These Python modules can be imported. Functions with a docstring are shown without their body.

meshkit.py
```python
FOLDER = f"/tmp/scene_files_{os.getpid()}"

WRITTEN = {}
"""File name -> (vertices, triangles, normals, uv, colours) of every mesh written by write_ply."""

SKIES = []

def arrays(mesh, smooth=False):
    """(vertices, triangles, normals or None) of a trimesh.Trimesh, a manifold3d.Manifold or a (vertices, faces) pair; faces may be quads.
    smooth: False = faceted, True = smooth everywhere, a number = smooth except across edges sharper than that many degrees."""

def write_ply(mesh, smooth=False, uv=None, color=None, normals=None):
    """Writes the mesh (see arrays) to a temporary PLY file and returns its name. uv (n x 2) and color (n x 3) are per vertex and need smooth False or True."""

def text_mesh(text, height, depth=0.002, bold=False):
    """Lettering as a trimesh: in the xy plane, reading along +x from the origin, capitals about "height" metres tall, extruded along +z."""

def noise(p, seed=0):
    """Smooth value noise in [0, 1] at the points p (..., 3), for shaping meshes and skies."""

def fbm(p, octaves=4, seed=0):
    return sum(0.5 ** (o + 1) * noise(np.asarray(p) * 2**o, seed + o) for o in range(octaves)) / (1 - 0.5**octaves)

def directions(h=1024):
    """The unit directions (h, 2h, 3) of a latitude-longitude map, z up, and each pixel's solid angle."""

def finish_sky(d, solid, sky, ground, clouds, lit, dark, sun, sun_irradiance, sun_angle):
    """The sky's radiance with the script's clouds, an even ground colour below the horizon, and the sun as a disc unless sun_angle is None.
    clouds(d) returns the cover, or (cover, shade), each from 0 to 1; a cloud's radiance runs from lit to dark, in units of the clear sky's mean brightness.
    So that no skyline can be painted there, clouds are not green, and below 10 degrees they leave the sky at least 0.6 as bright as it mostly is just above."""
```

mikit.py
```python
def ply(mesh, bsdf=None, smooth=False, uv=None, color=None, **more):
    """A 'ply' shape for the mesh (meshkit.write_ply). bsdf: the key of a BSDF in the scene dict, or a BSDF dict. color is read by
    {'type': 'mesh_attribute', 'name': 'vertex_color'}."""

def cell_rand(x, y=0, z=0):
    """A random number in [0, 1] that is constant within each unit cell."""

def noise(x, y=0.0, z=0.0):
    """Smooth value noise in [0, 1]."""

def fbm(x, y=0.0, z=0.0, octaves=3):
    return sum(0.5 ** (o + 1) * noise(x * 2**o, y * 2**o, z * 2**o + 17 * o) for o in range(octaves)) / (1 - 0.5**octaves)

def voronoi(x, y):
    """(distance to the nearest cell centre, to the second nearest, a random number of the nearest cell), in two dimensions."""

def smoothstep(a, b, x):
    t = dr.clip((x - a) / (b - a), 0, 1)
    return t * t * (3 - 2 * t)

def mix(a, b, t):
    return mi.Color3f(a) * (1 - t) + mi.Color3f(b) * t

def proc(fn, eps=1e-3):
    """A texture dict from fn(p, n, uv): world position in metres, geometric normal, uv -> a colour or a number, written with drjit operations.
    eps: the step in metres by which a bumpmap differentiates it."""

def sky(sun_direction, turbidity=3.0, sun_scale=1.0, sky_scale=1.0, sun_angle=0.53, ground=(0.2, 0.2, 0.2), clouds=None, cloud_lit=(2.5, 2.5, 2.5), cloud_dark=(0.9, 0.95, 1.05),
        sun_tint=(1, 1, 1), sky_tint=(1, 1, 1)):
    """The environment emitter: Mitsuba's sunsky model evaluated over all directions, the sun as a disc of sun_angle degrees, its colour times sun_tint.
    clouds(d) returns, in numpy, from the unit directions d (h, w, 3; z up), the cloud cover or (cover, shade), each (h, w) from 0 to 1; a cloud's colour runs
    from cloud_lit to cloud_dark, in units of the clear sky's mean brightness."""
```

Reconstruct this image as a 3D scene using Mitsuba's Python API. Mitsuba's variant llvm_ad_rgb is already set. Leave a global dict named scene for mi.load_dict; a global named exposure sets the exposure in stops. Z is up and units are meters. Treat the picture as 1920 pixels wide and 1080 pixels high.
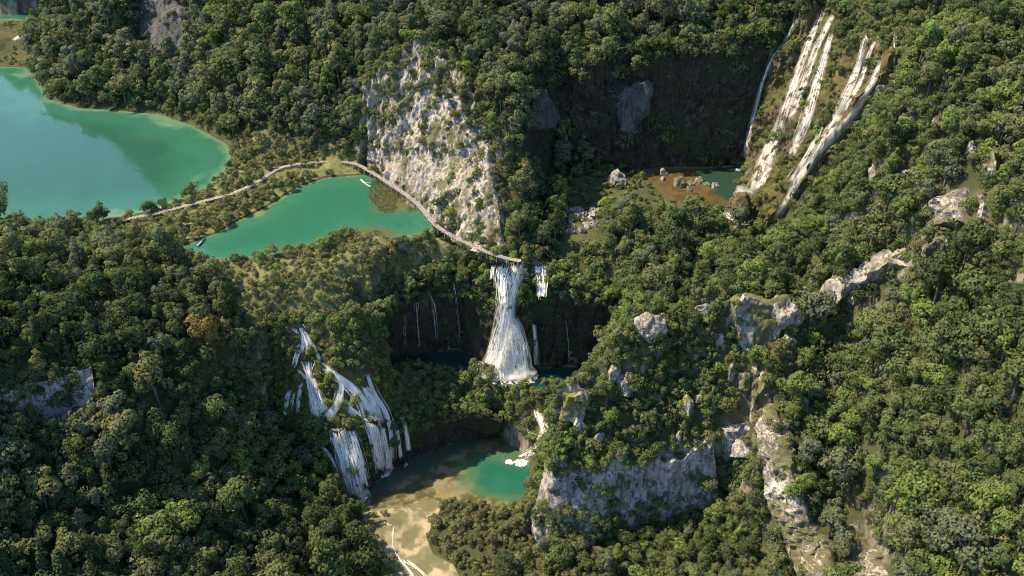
import math, numpy as np, trimesh, mitsuba as mi, drjit as dr, mikit, meshkit
import shapely, shapely.affinity, shapely.geometry as sg
from scipy.interpolate import LinearNDInterpolator
from scipy.ndimage import gaussian_filter, minimum_filter
from scipy.spatial import cKDTree
from mikit import noise, fbm, mix, smoothstep, proc
T = mi.ScalarTransform4f

# ------------------------------------------------------------------ camera, sky, exposure
CAM = np.array([0.0, 0.0, 160.0]); PITCH = math.radians(33.0); FPX = 1663.0      # focal length in pixels of the 1920 wide photograph
FWD = np.array([0, math.cos(PITCH), -math.sin(PITCH)]); UPV = np.array([0, math.sin(PITCH), math.cos(PITCH)])
SUN = np.array([-0.57, 0.13, 0.81])
exposure = 2.6
scene, labels = {}, {}
scene['camera'] = dict(type='perspective', fov=math.degrees(2 * math.atan(960 / FPX)), fov_axis='x', near_clip=1.0, far_clip=6000.0,
                       to_world=T().look_at(origin=CAM.tolist(), target=(CAM + FWD).tolist(), up=[0, 0, 1]))
scene['sky_light'] = mikit.sky(SUN.tolist(), turbidity=3.0, sun_tint=(1.0, 0.96, 0.87), sky_scale=1.4, sky_tint=(1.02, 1.0, .93))

# ------------------------------------------------------------------ helpers
def ray(u, v):
    u, v = np.asarray(u, float), np.asarray(v, float)
    return FWD + ((u - 960) / FPX)[..., None] * np.array([1.0, 0, 0]) + ((540 - v) / FPX)[..., None] * UPV

def P(u, v, z):
    d = ray(u, v)
    return CAM + d * ((z - CAM[2]) / d[..., 2])[..., None]

def project(p):
    q = np.asarray(p, float) - CAM
    w = q @ FWD
    return 960 + FPX * q[..., 0] / w, 540 - FPX * (q @ UPV) / w, w

def pts(rows):
    return np.array([P(u, v, z) for u, v, z in rows])

def nrm(a):
    return a / np.maximum(np.linalg.norm(a, axis=-1, keepdims=True), 1e-9)

def struct(key, mesh, bsdf, label=None, kind='structure', smooth=True, color=None):
    scene[key] = mikit.ply(mesh, bsdf, smooth=smooth, color=color)
    labels[key] = {'kind': kind}
    if label: labels[key]['label'] = label

def tag(key, label, cat, group=None):
    labels[key] = {'label': label, 'category': cat}
    if group: labels[key]['group'] = group

def numbered(name, used={}):
    n = used.get(name, 0); used[name] = n + 1
    return name if n == 0 else f'{name}_{n:03d}'

def poly2(rows, z):
    return sg.Polygon([tuple(P(u, v, z)[:2]) for u, v in rows])

def inside(poly, x, y):
    return shapely.contains_xy(poly, x, y)

def resample(line, n):
    line = np.asarray(line, float)
    s = np.concatenate([[0], np.cumsum(np.linalg.norm(np.diff(line, axis=0), axis=1))])
    t = np.linspace(0, s[-1], n)
    return np.stack([np.interp(t, s, line[:, k]) for k in range(line.shape[1])], 1)

# ------------------------------------------------------------------ levels of the water and their outlines
LAKE_Z, POND_Z, FAR_Z, BASIN_Z, POOL_Z, BIG_Z = 48.0, 47.0, 54.0, 15.5, 0.0, 50.0
lake_px = [(-350, 128), (-60, 128), (0, 125), (45, 126), (70, 145), (90, 185), (150, 203), (230, 208), (300, 214), (360, 235), (400, 255), (428, 272), (434, 295),
           (424, 318), (400, 345), (350, 370), (300, 390), (250, 402), (190, 412), (120, 425), (-50, 420), (-350, 380)]
pond_px = [(330, 466), (400, 440), (450, 412), (500, 388), (560, 350), (610, 333), (680, 328), (720, 338), (770, 365), (800, 395), (824, 424), (800, 440), (740, 454),
           (700, 440), (660, 432), (600, 462), (560, 470), (500, 480), (440, 487), (395, 490), (370, 478)]
far_px = [(-120, 44), (20, 38), (82, 42), (84, 20), (20, 26), (-120, 18)]
pool_px = [(672, 936), (720, 893), (770, 858), (830, 838), (870, 826), (905, 822), (940, 824), (972, 838), (992, 862), (999, 900), (990, 934), (935, 950), (860, 942), (800, 932), (750, 950), (705, 955)]
basin_px = [(762, 672), (800, 662), (860, 655), (905, 680), (950, 700), (1010, 692), (1060, 688), (1140, 690), (1140, 705), (1070, 728), (1010, 728), (950, 716), (900, 700), (840, 690), (790, 684)]
big_px = [(1205, 322), (1240, 316), (1310, 316), (1395, 312), (1404, 345), (1400, 372), (1378, 388), (1300, 392), (1262, 380), (1236, 360), (1212, 345)]
river_px = [(672, 936), (705, 948), (760, 950), (800, 932), (832, 950), (812, 985), (800, 1010), (812, 1040), (850, 1060), (880, 1120), (860, 1250), (700, 1250), (740, 1120), (705, 1050), (684, 990)]
LAKE, POND, FARL = poly2(lake_px, LAKE_Z), poly2(pond_px, POND_Z), poly2(far_px, FAR_Z)
POOL, BASIN, BIG = poly2(pool_px, POOL_Z), poly2(basin_px, BASIN_Z), poly2(big_px, BIG_Z)
RIVER = poly2(river_px, -0.6)

# ------------------------------------------------------------------ lie of the land: (u, v, height of what is seen there, height of what grows on it)
F, S = 6.0, 2.0
land = [
 # far hill behind the lake
 (60, 112, 49, 1), (85, 35, 55, 2), (40, 95, 49.5, 0.5), (0, 100, 50, 1), (-120, 100, 50, 1), (-120, 60, 55, 2), (0, 60, 55, 3), (0, 10, 60, F), (90, 100, 57, F), (100, 0, 70, F), (160, 120, 59, F), (200, 0, 76, F), (200, 60, 67, F),
 (300, 128, 60, F), (300, 77, 64, 1), (300, 7, 75, 1), (400, 130, 68, F), (400, 0, 82, F), (500, 200, 62, F), (500, 100, 72, F), (500, 0, 84, F),
 (600, 240, 58, F), (600, 150, 69, F), (600, 60, 79, F), (600, 0, 86, F), (150, 170, 53, F), (230, 175, 54, F), (370, 190, 56, F), (440, 230, 56, F), (520, 275, 53, F),
 (590, 297, 49, .5), (660, 303, 49, .5), (640, 280, 53, 3),
 # bar between lake and pond, with the boardwalk
 (210, 415, 49, .5), (300, 400, 49, .3), (360, 383, 49, .3), (430, 366, 49, .3), (500, 330, 49, .3), (530, 312, 49, .3), (470, 300, 51, S), (480, 280, 52, 3), (450, 395, 50, S), (350, 440, 50, S), (560, 335, 49.5, S), (640, 315, 48.5, .5),
 # plateau under the pond
 (420, 500, 49, S), (500, 500, 49, S), (560, 500, 48.5, S), (640, 480, 48.5, S), (700, 480, 48.5, S), (780, 465, 48.5, S), (830, 440, 48.8, S), (880, 470, 46.5, S), (500, 550, 45.5, S), (600, 550, 45, S), (700, 530, 43.5, S), (780, 497, 44, S),
 (505, 592, 41, 1), (560, 602, 39.5, .5), (620, 600, 40.5, 1), (700, 590, 37.5, 1), (750, 546, 37.5, 1), (800, 514, 40.6, 1), (860, 501, 42, 1), (925, 488, 45.8, 0), (960, 487, 46.5, 0), (1000, 489, 46.5, 0), (1030, 500, 47, 1), (1060, 522, 43, 2), (1165, 550, 42, 3),
 # foot of the upper wall, bench, lower wall
 (760, 668, 16, 0), (800, 660, 15.7, 0), (860, 652, 15.7, 0), (905, 678, 15.7, 0), (950, 700, 15.7, 0), (1010, 690, 15.8, 0), (1060, 685, 15.8, 0), (1150, 690, 15.8, 0),
 (790, 690, 16.6, .5), (850, 694, 16.9, 1), (900, 706, 16.3, .5), (1000, 735, 15.8, 0), (950, 724, 16.1, .4), (1050, 735, 16, 0),
 (700, 690, 20, 2), (740, 720, 19, 2), (800, 735, 16, 2), (860, 740, 15.5, 2), (920, 745, 14, 2), (960, 760, 12, 1.5), (990, 775, 11, 1),
 (600, 650, 33, .5), (640, 700, 25.5, .5), (600, 740, 22.5, .5), (560, 720, 25, 1), (650, 760, 21, .5), (690, 770, 18.8, .3), (610, 790, 18.5, .5), (630, 803, 18.2, 0), (700, 793, 17.5, 0), (745, 772, 16, .3), (790, 766, 14.5, .3), (840, 764, 12.8, .3), (890, 772, 11, .3), (935, 785, 9, .3),
 (540, 722, 25, .3), (545, 785, 14, 1), (590, 840, 8, 1), (510, 700, 30, 4), (500, 640, 38, 4),
 (620, 880, 3, .5), (645, 912, .3, 0), (672, 938, .3, 0), (700, 902, .2, 0), (740, 876, .2, 0), (780, 850, .2, 0), (830, 835, .2, 0), (880, 822, .3, 0), (930, 815, 1, 0), (960, 825, 2, .5),
 (985, 840, 3.5, 1), (1005, 820, 7, .5), (1000, 860, 2, 1), (1015, 900, 1.5, 1), (1008, 950, 1.2, 1), (990, 945, .6, .3),
 # river bed and brush below the pool
 (690, 1000, 1.5, .5), (720, 1070, 0, 1), (750, 965, .2, 0), (830, 960, .4, 0), (760, 1010, -.4, 0), (800, 1040, -.6, 0), (820, 1075, -.8, 0), (790, 1250, -2, 0), (880, 980, 2, 1.5), (950, 980, 2, 1.5), (880, 1040, 1.5, 1.5), (960, 1050, 3, 2.5), (1010, 1030, 1.5, .5),
 (900, 1120, 3, 3), (1000, 1150, 6, F),
 # left hillside
 (60, 392, 55, 8.5), (150, 412, 54, 8), (220, 436, 53.5, 6), (300, 470, 52, 5), (360, 490, 50, 3), (0, 378, 58, 8.5), (430, 560, 46, 4), (470, 620, 42, 5), (490, 700, 34, F), (500, 780, 22, F), (540, 850, 13, F), (600, 920, 9, F), (640, 980, 7.5, F), (670, 1050, 6, F), (690, 1130, 4, F),
 (0, 450, 62, F), (100, 480, 57, F), (200, 500, 54, F), (300, 540, 51, F), (380, 600, 47, F), (0, 550, 59, F), (100, 580, 55, F), (200, 600, 51, F), (300, 660, 45, F), (400, 700, 38, F),
 (0, 660, 54, F), (100, 660, 51, F), (170, 688, 46, 3), (60, 715, 48, 3), (0, 735, 50, 3), (190, 765, 37.5, 3), (100, 785, 37.5, 2), (20, 815, 38, 2), (250, 720, 42, F), (300, 780, 35, F), (400, 820, 27, F), (450, 900, 19, F), (560, 1000, 11, F), (500, 1070, 12, F),
 (0, 880, 39, F), (100, 880, 34, F), (200, 880, 31, F), (300, 900, 26, F), (0, 980, 34, F), (150, 980, 29, F), (300, 1000, 22, F), (420, 1000, 16, F), (0, 1080, 30, F), (200, 1080, 24, F), (350, 1080, 18, F), (-150, 900, 46, F), (-150, 650, 62, F), (-150, 500, 66, F), (-150, 400, 60, F), (0, 1250, 28, F), (350, 1250, 15, F), (600, 1250, 5, F), (-200, 1150, 40, F),
 # promontory with the pale cliff
 (695, 318, 48.5, 0), (760, 368, 48.3, 0), (810, 410, 48, 0), (870, 446, 47.6, 0), (945, 480, 47.3, 0), (975, 484, 47, .3),
 (680, 158, 72, 1), (735, 95, 80, 1), (797, 66, 85, 1), (840, 110, 81, 1), (890, 180, 74, 1), (912, 250, 66, .5), (930, 350, 58, .5), (948, 440, 51, .5), (700, 60, 82, F), (780, 0, 93, F), (660, 215, 62, F), (670, 290, 51, 1),
 (880, 60, 86, F), (960, 40, 87, F),
 (985, 460, 49, 2), (1005, 410, 50, 3), (1012, 350, 51, 2), (1030, 312, 51, 1), (960, 170, 80, 3), (985, 230, 72, 3), (975, 300, 63, 3), (965, 380, 56, 2),
 # amphitheatre
 (1090, 308, 50.5, 0), (1150, 308, 50.3, 0), (1205, 312, 50.2, 0), (1250, 308, 50.2, 0), (1310, 308, 50.2, 0), (1385, 306, 50.3, 0),
 (1040, 90, 82, .5), (1100, 120, 80, .5), (1150, 92, 83, .5), (1200, 88, 83, .5), (1250, 88, 83, .5), (1310, 84, 83.5, .5), (1380, 78, 84, .5), (1440, 60, 87, .5),
 (1050, 40, 92, F), (1150, 40, 92, F), (1250, 40, 92, F), (1350, 40, 92, F), (1420, 20, 95, F), (1300, 0, 99, F), (1100, 0, 98, F),
 (1060, 400, 49, .5), (1100, 415, 48.5, .5), (1120, 360, 50.2, .5), (1180, 370, 51, 1), (1230, 390, 52, 2), (1100, 330, 50.2, .3), (1200, 335, 50.5, .3), (1230, 365, 50.5, .3), (1300, 397, 51, 1), (1380, 394, 50.5, .5), (1405, 385, 50.5, .5), (1410, 420, 49.5, .5),
 (1050, 470, 51, 5), (1120, 480, 52, F), (1200, 440, 54, F), (1300, 440, 54, F), (1380, 450, 53, F), (1200, 520, 51, F), (1300, 520, 52, F), (1170, 556, 46, 5), (1250, 570, 51, F), (1340, 560, 53, 5), (1420, 480, 54, F), (1450, 446, 50, 3),
 # wall of the tall falls
 (1390, 312, 50.5, 0), (1396, 345, 50.2, 0), (1402, 375, 50, 0), (1440, 424, 48.5, 0), (1470, 392, 54, 6), (1520, 312, 66, 8), (1580, 250, 75, 8), (1640, 180, 84, 8), (1690, 97, 95, 5),
 (1492, 18, 94, .3), (1550, 2, 97, 0), (1600, 45, 95.5, .3), (1645, 62, 96, 0), (1600, 0, 101, 5), (1660, 0, 104, F), (1530, -40, 102, 3),
 # hillside to the right, behind the ridge
 (1480, 440, 56, 8), (1500, 400, 58, 9), (1570, 330, 70, 9), (1650, 400, 69, F), (1640, 270, 80, 8), (1700, 300, 80.5, F), (1680, 190, 91, F), (1740, 100, 101, F), (1800, 200, 95, F), (1800, 320, 85, F), (1900, 0, 112, F), (1900, 100, 104.5, F), (1900, 250, 93.5, F), (1760, 0, 107, F), (1550, 430, 60.5, F), (1600, 470, 59, 5), (1500, 500, 56, 5), (1450, 520, 54, 5),
 (1790, 400, 77.5, 1), (1720, 430, 70.5, 4), (1900, 350, 87, F), (1850, 420, 80, F),
 # ridge with the white rocks
 (1395, 556, 52.5, .3), (1480, 580, 51.5, .5), (1550, 545, 54, .5), (1600, 530, 56, .5), (1690, 482, 64.5, .5), (1770, 462, 71.5, .5), (1390, 645, 41.5, .5), (1210, 610, 48, .5), (1310, 590, 49.5, .5), (1060, 728, 33, .3), (1090, 690, 38, 1.5), (1120, 645, 43, 2), (1160, 610, 47, 2),
 (1040, 790, 27, .3), (1030, 835, 23, 0), (1018, 905, 13, 0), (1006, 992, 1.2, 0), (1060, 868, 21.5, 0), (1110, 862, 21.5, .3), (1170, 858, 21.7, .3), (1230, 852, 22, .3), (1290, 843, 22.5, .3), (1330, 830, 24, .5),
 (1040, 1008, 1.5, 0), (1085, 1012, 2, 0), (1150, 992, 2, 0), (1220, 976, 2, .5), (1300, 962, 2.5, .5), (1345, 950, 4, 1),
 (1100, 800, 27, 1.5), (1100, 740, 32, 1.5), (1200, 780, 29.5, 3), (1200, 700, 37, 4), (1300, 780, 29, 3), (1300, 680, 38.5, 4), (1400, 740, 34, 3), (1400, 790, 28, 1), (1380, 850, 22, 1), (1430, 690, 38.5, 1),
 (1440, 790, 33, .3), (1480, 860, 29, .3), (1490, 920, 24.5, .3), (1510, 985, 18, .5), (1560, 1030, 17, .5), (1610, 1060, 16, .5), (1400, 950, 15, F), (1450, 1000, 14, F), (1350, 1020, 7.5, F), (1200, 1045, 6.5, F), (1100, 1060, 6, 5), (1300, 1150, 8, F), (1500, 1150, 14, F),
 (1500, 700, 40.5, F), (1550, 650, 44, F), (1550, 800, 33, F), (1560, 900, 26.5, F), (1600, 980, 22.5, F), (1640, 1000, 23, 2), (1700, 600, 58.5, 5), (1700, 680, 53, F), (1700, 750, 48.5, F), (1700, 900, 39, F), (1700, 1050, 30, F), (1800, 540, 69, F), (1900, 500, 76, F), (1900, 600, 71, F), (1900, 750, 62, F), (1900, 900, 54, F), (1900, 1050, 45, F), (1800, 1000, 39, F), (1800, 800, 53, F),
 (1700, 1200, 20, F), (1950, 1250, 38, F), (1450, 600, 47, 4), (1620, 600, 51.5, 5), (2080, 1000, 56, F), (2080, 700, 73, F), (2080, 450, 90, F), (2080, 200, 106, F),
]
ctrl = np.array([np.append(P(u, v, z)[:2], z - g) for u, v, z, g in land])
far = [(-230, 445, 75), (-330, 470, 90), (-420, 330, 60), (-420, 200, 66), (-300, 120, 70), (-215, 400, 82), (-190, 412, 118), (-155, 415, 185), (-115, 430, 240), (-60, 420, 235), (0, 390, 175), (60, 350, 112), (110, 330, 112),
       (160, 300, 122), (200, 200, 128), (180, 120, 105), (170, 60, 80), (150, 0, 70), (90, 40, 40), (40, 40, 5), (0, 60, -4), (-30, 60, -4), (-80, 60, 22), (-140, 60, 50), (-220, 40, 70), (0, -80, -8), (-150, -150, 80), (150, -150, 80),
       (-180, 355, 50), (-250, 380, 52), (-330, 380, 52), (-190, 300, 40), (-300, 260, 40), (-200, 235, 46), (-260, 200, 60), (-150, 200, 52), (-600, 600, 140), (0, 700, 190), (600, 600, 170), (700, 0, 160), (-700, 0, 130), (-600, -500, 120), (600, -500, 120), (0, -600, 10),
       (-1500, 1600, 260), (1500, 1600, 260), (1500, -1500, 200), (-1500, -1500, 200), (0, 1700, 300)]
ctrl = np.vstack([ctrl, np.array(far, float)])
def shore(poly, z, n=90):                                       # ground just above the water all round each outline
    out = []
    ring = poly.buffer(0.7).exterior
    for s in np.linspace(0, ring.length, int(ring.length / 4), endpoint=False):
        p = ring.interpolate(s); out.append((p.x, p.y, z))
    return np.array(out)
crest = pts([(1070, 722, 30), (1092, 690, 36), (1118, 645, 41)])
ctrl = np.vstack([ctrl, crest + np.array([1.0, 6.0, -12.0]), crest + np.array([1.5, 10.0, -19.0])])
# rock walls: each from its foot to its lip
specs = []
def wall(key, foot, lip, bsdf, label, seed, amp=1.6, out=0.9, step=.45, back=3.0, flute=(.35, .35, .09)):
    specs.append((key, foot, lip, bsdf, label, seed, amp, out, step, back, flute))
def sheet(foot, lip, step):
    a, b = pts(foot), pts(lip)
    n = max(8, int(np.linalg.norm(np.diff(a, axis=0), axis=1).sum() / step), int(np.linalg.norm(np.diff(b, axis=0), axis=1).sum() / step))
    def along(l):                                              # by equal share of the control points
        s = np.linspace(0, 1, len(l)); t = np.linspace(0, 1, n)
        return gaussian_filter(np.stack([np.interp(t, s, l[:, k]) for k in range(3)], 1), (n * .012, 0), mode='nearest')
    a, b = along(a), along(b)
    m = max(8, int(np.linalg.norm(b - a, axis=1).max() / step))
    t = np.linspace(-.06, 1, m)[None, :, None]
    V = a[:, None] * (1 - t) + b[:, None] * t
    fn = nrm(np.cross(np.gradient(V, axis=0), np.gradient(V, axis=1)))
    if (fn[..., :2] * (CAM - V)[..., :2]).sum(-1).mean() < 0: fn = -fn
    return V, nrm(gaussian_filter(fn, (4, 4, 0)))
wall('pale_cliff', [(690, 312, 48), (720, 336, 48), (765, 374, 48), (812, 413, 47.6), (872, 449, 47.2), (950, 484, 46.8)],
     [(676, 158, 72), (720, 108, 79), (797, 66, 85), (850, 120, 80), (893, 190, 73), (930, 350, 58.5)], 'pale_rock', 'tall pale sunlit limestone cliff rising straight from the boardwalk beside the pond', 11, amp=1.9, out=-.7)
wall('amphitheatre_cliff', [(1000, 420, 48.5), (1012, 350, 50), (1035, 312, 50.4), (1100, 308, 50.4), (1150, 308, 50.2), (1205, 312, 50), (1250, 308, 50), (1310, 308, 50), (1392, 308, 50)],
     [(955, 180, 78), (985, 130, 80), (1040, 90, 82), (1100, 120, 80), (1150, 92, 83), (1200, 88, 83), (1250, 88, 83), (1310, 84, 83.5), (1490, 20, 93)], 'shade_travertine', 'dark shaded rock wall curving behind the pool of the tall waterfall', 21, amp=2.2, out=.5)
wall('waterfall_cliff', [(1386, 308, 50), (1394, 345, 49.5), (1402, 378, 49), (1442, 428, 48)],
     [(1490, 15, 94.3), (1550, 0, 97.2), (1610, 45, 95.6), (1692, 96, 95)], 'travertine', 'tan and ochre mossy rock wall under the tall waterfalls', 31, amp=2.7, out=.2, flute=(.3, .3, .07))
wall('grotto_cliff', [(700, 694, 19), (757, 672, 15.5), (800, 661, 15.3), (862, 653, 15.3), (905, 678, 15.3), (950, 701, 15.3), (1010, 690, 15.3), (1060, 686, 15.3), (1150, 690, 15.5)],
     [(700, 592, 36.2), (752, 548, 36.4), (802, 516, 39.6), (862, 503, 41), (922, 490, 45.2), (960, 488, 46.3), (1000, 490, 46.2), (1055, 527, 41.8), (1160, 552, 39.5)], 'shade_travertine', 'overgrown shade-coloured travertine wall behind the central waterfall', 41, amp=1.4, out=.3)
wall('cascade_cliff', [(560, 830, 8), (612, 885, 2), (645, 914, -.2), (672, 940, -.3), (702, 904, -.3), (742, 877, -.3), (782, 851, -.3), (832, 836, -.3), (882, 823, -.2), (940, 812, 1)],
     [(545, 782, 15), (600, 790, 18.6), (630, 802, 18.4), (668, 790, 18.4), (702, 793, 17.6), (745, 772, 16.1), (790, 766, 14.6), (840, 764, 12.9), (890, 772, 11), (945, 790, 8.6)], 'shade_travertine', 'low shade-coloured travertine wall under the left cascade and mossy bench', 51, amp=1.0, out=.3, step=.35)
wall('cascade_bank', [(520, 792, 14), (560, 790, 15), (612, 792, 17.5), (655, 792, 18), (705, 780, 18), (750, 742, 18)],
     [(510, 600, 40), (545, 600, 40), (580, 602, 39.3), (620, 602, 39.8), (665, 598, 38.8), (712, 590, 36.8)], 'travertine', 'steep mossy bank that the left cascade runs down', 61, amp=1.1, out=.2, step=.4)
wall('river_cliff', [(1004, 994, .5), (1010, 1000, .5), (1040, 1010, 1), (1085, 1014, 1.5), (1150, 994, 1), (1220, 978, 1), (1300, 964, 1.5), (1350, 950, 3)],
     [(1052, 735, 33.5), (1034, 800, 27), (1044, 862, 21.5), (1110, 860, 21.5), (1170, 856, 21.6), (1230, 850, 22), (1290, 842, 22.4), (1340, 828, 24)], 'grey_rock', 'grey limestone cliff above the river with its broad face in shade', 71, amp=1.4, out=.6)
wall('ridge_cliff', [(1382, 660, 39.5), (1400, 655, 40), (1430, 650, 41), (1460, 640, 43)], [(1375, 575, 51), (1395, 554, 53), (1425, 568, 52), (1480, 578, 52)], 'pale_rock', 'white jagged rock face on the ridge crest above the river cliff', 81, amp=1.3, out=.5, step=.35)
wall('hollow_cliff', [(0, 820, 37), (60, 802, 36.5), (120, 784, 36.5), (190, 768, 36.8)], [(0, 738, 48), (60, 716, 46), (120, 705, 44.5), (175, 690, 44)], 'grey_rock', 'dark rock step shaded by forest on the left hillside', 91, amp=1.0, out=.5)
wall('far_cliff', [(262, 85, 61), (300, 95, 61), (335, 100, 61), (372, 112, 60.5)], [(270, -30, 78), (300, -25, 78), (330, -5, 76), (365, 60, 68)], 'shade_grey_rock', 'grey rock slab high on the wooded hill behind the lake', 95, amp=1.0, out=.9)
for sp in specs:                                               # level ground before each foot and behind each lip
    V, h = sheet(sp[1], sp[2], 1.5)
    hx = nrm(h * np.array([1, 1, 0])); sel = slice(2, -2, 3)
    for q in ((V[:, 1] + hx[:, 1] * 1.2)[sel], (V[:, 1] + hx[:, 1] * 4.5)[sel], (V[:, -1] - hx[:, -1] * 2.0)[sel]):
        ctrl = np.vstack([ctrl, q])
keep = np.ones(len(ctrl), bool)
for poly in (LAKE, POND, BIG):
    keep &= ~inside(poly.buffer(2.0), ctrl[:, 0], ctrl[:, 1])
ctrl = np.vstack([ctrl[keep], shore(LAKE, LAKE_Z + .25), shore(POND, POND_Z + .2), shore(BIG, BIG_Z + .15)])
_, ui = np.unique(np.round(ctrl[:, :2], 1), axis=0, return_index=True)
ctrl = ctrl[ui]
lin = LinearNDInterpolator(ctrl[:, :2], ctrl[:, 2])

def axis(lo, a, b, hi, step):
    fine = np.arange(a, b + step / 2, step)
    def grow(n0, end, sgn):
        out, p, s = [], n0, step
        while sgn * (end - p) > 0:
            s *= 1.12; p += sgn * s; out.append(p)
        return out
    return np.concatenate([grow(a, lo, -1)[::-1], fine, grow(b, hi, 1)])
STEP = 0.8
GX, GY = axis(-1300, -215, 150, 1300, STEP), axis(-1200, 84, 360, 1500, STEP)
XX, YY = np.meshgrid(GX, GY, indexing='ij')
HH = lin(XX, YY)
HH = np.where(np.isnan(HH), 120.0, HH)
HH = gaussian_filter(HH, 1.3)
g3 = np.stack([XX, YY, 0 * XX], -1)
rough = (meshkit.fbm(g3 / 9.0, 4, 3) - .5) * 2.4 + (meshkit.fbm(g3 / 2.2, 3, 5) - .5) * .9
calm = np.zeros_like(HH)
for poly in (LAKE, POND, POOL, BASIN, BIG, FARL, RIVER):
    near = inside(poly.buffer(3.0), XX, YY); calm[near] = 1
calm = gaussian_filter(calm, 2.0)
HH = HH + rough * (1 - np.clip(calm * 1.2, 0, 1))
for poly, z, deep in ((LAKE, LAKE_Z, 6), (POND, POND_Z, 3), (FARL, FAR_Z, 2), (POOL, POOL_Z, 1.5), (BASIN, BASIN_Z, 1.5), (BIG, BIG_Z, 1.2)):
    m = inside(poly, XX, YY)
    dist = shapely.distance(poly.exterior, shapely.points(XX[m], YY[m]))
    HH[m] = z - np.minimum(deep, .15 + dist * .25)
    ring = inside(poly.buffer(1.2), XX, YY) & ~m
    HH[ring] = np.maximum(HH[ring], z + .12)

def ground(x, y):
    x, y = np.asarray(x, float), np.asarray(y, float)
    i = np.clip(np.searchsorted(GX, x) - 1, 0, len(GX) - 2); j = np.clip(np.searchsorted(GY, y) - 1, 0, len(GY) - 2)
    a = np.clip((x - GX[i]) / (GX[i + 1] - GX[i]), 0, 1); b = np.clip((y - GY[j]) / (GY[j + 1] - GY[j]), 0, 1)
    return (HH[i, j] * (1 - a) + HH[i + 1, j] * a) * (1 - b) + (HH[i, j + 1] * (1 - a) + HH[i + 1, j + 1] * a) * b

def grid_mesh(V):
    n, m = V.shape[:2]
    k = np.arange(n * m).reshape(n, m)
    f = np.stack([k[:-1, :-1], k[1:, :-1], k[1:, 1:], k[:-1, 1:]], -1).reshape(-1, 4)
    f = np.vstack([f[:, [0, 1, 2]], f[:, [0, 2, 3]]])
    return trimesh.Trimesh(V.reshape(-1, 3), f, process=False)

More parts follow.
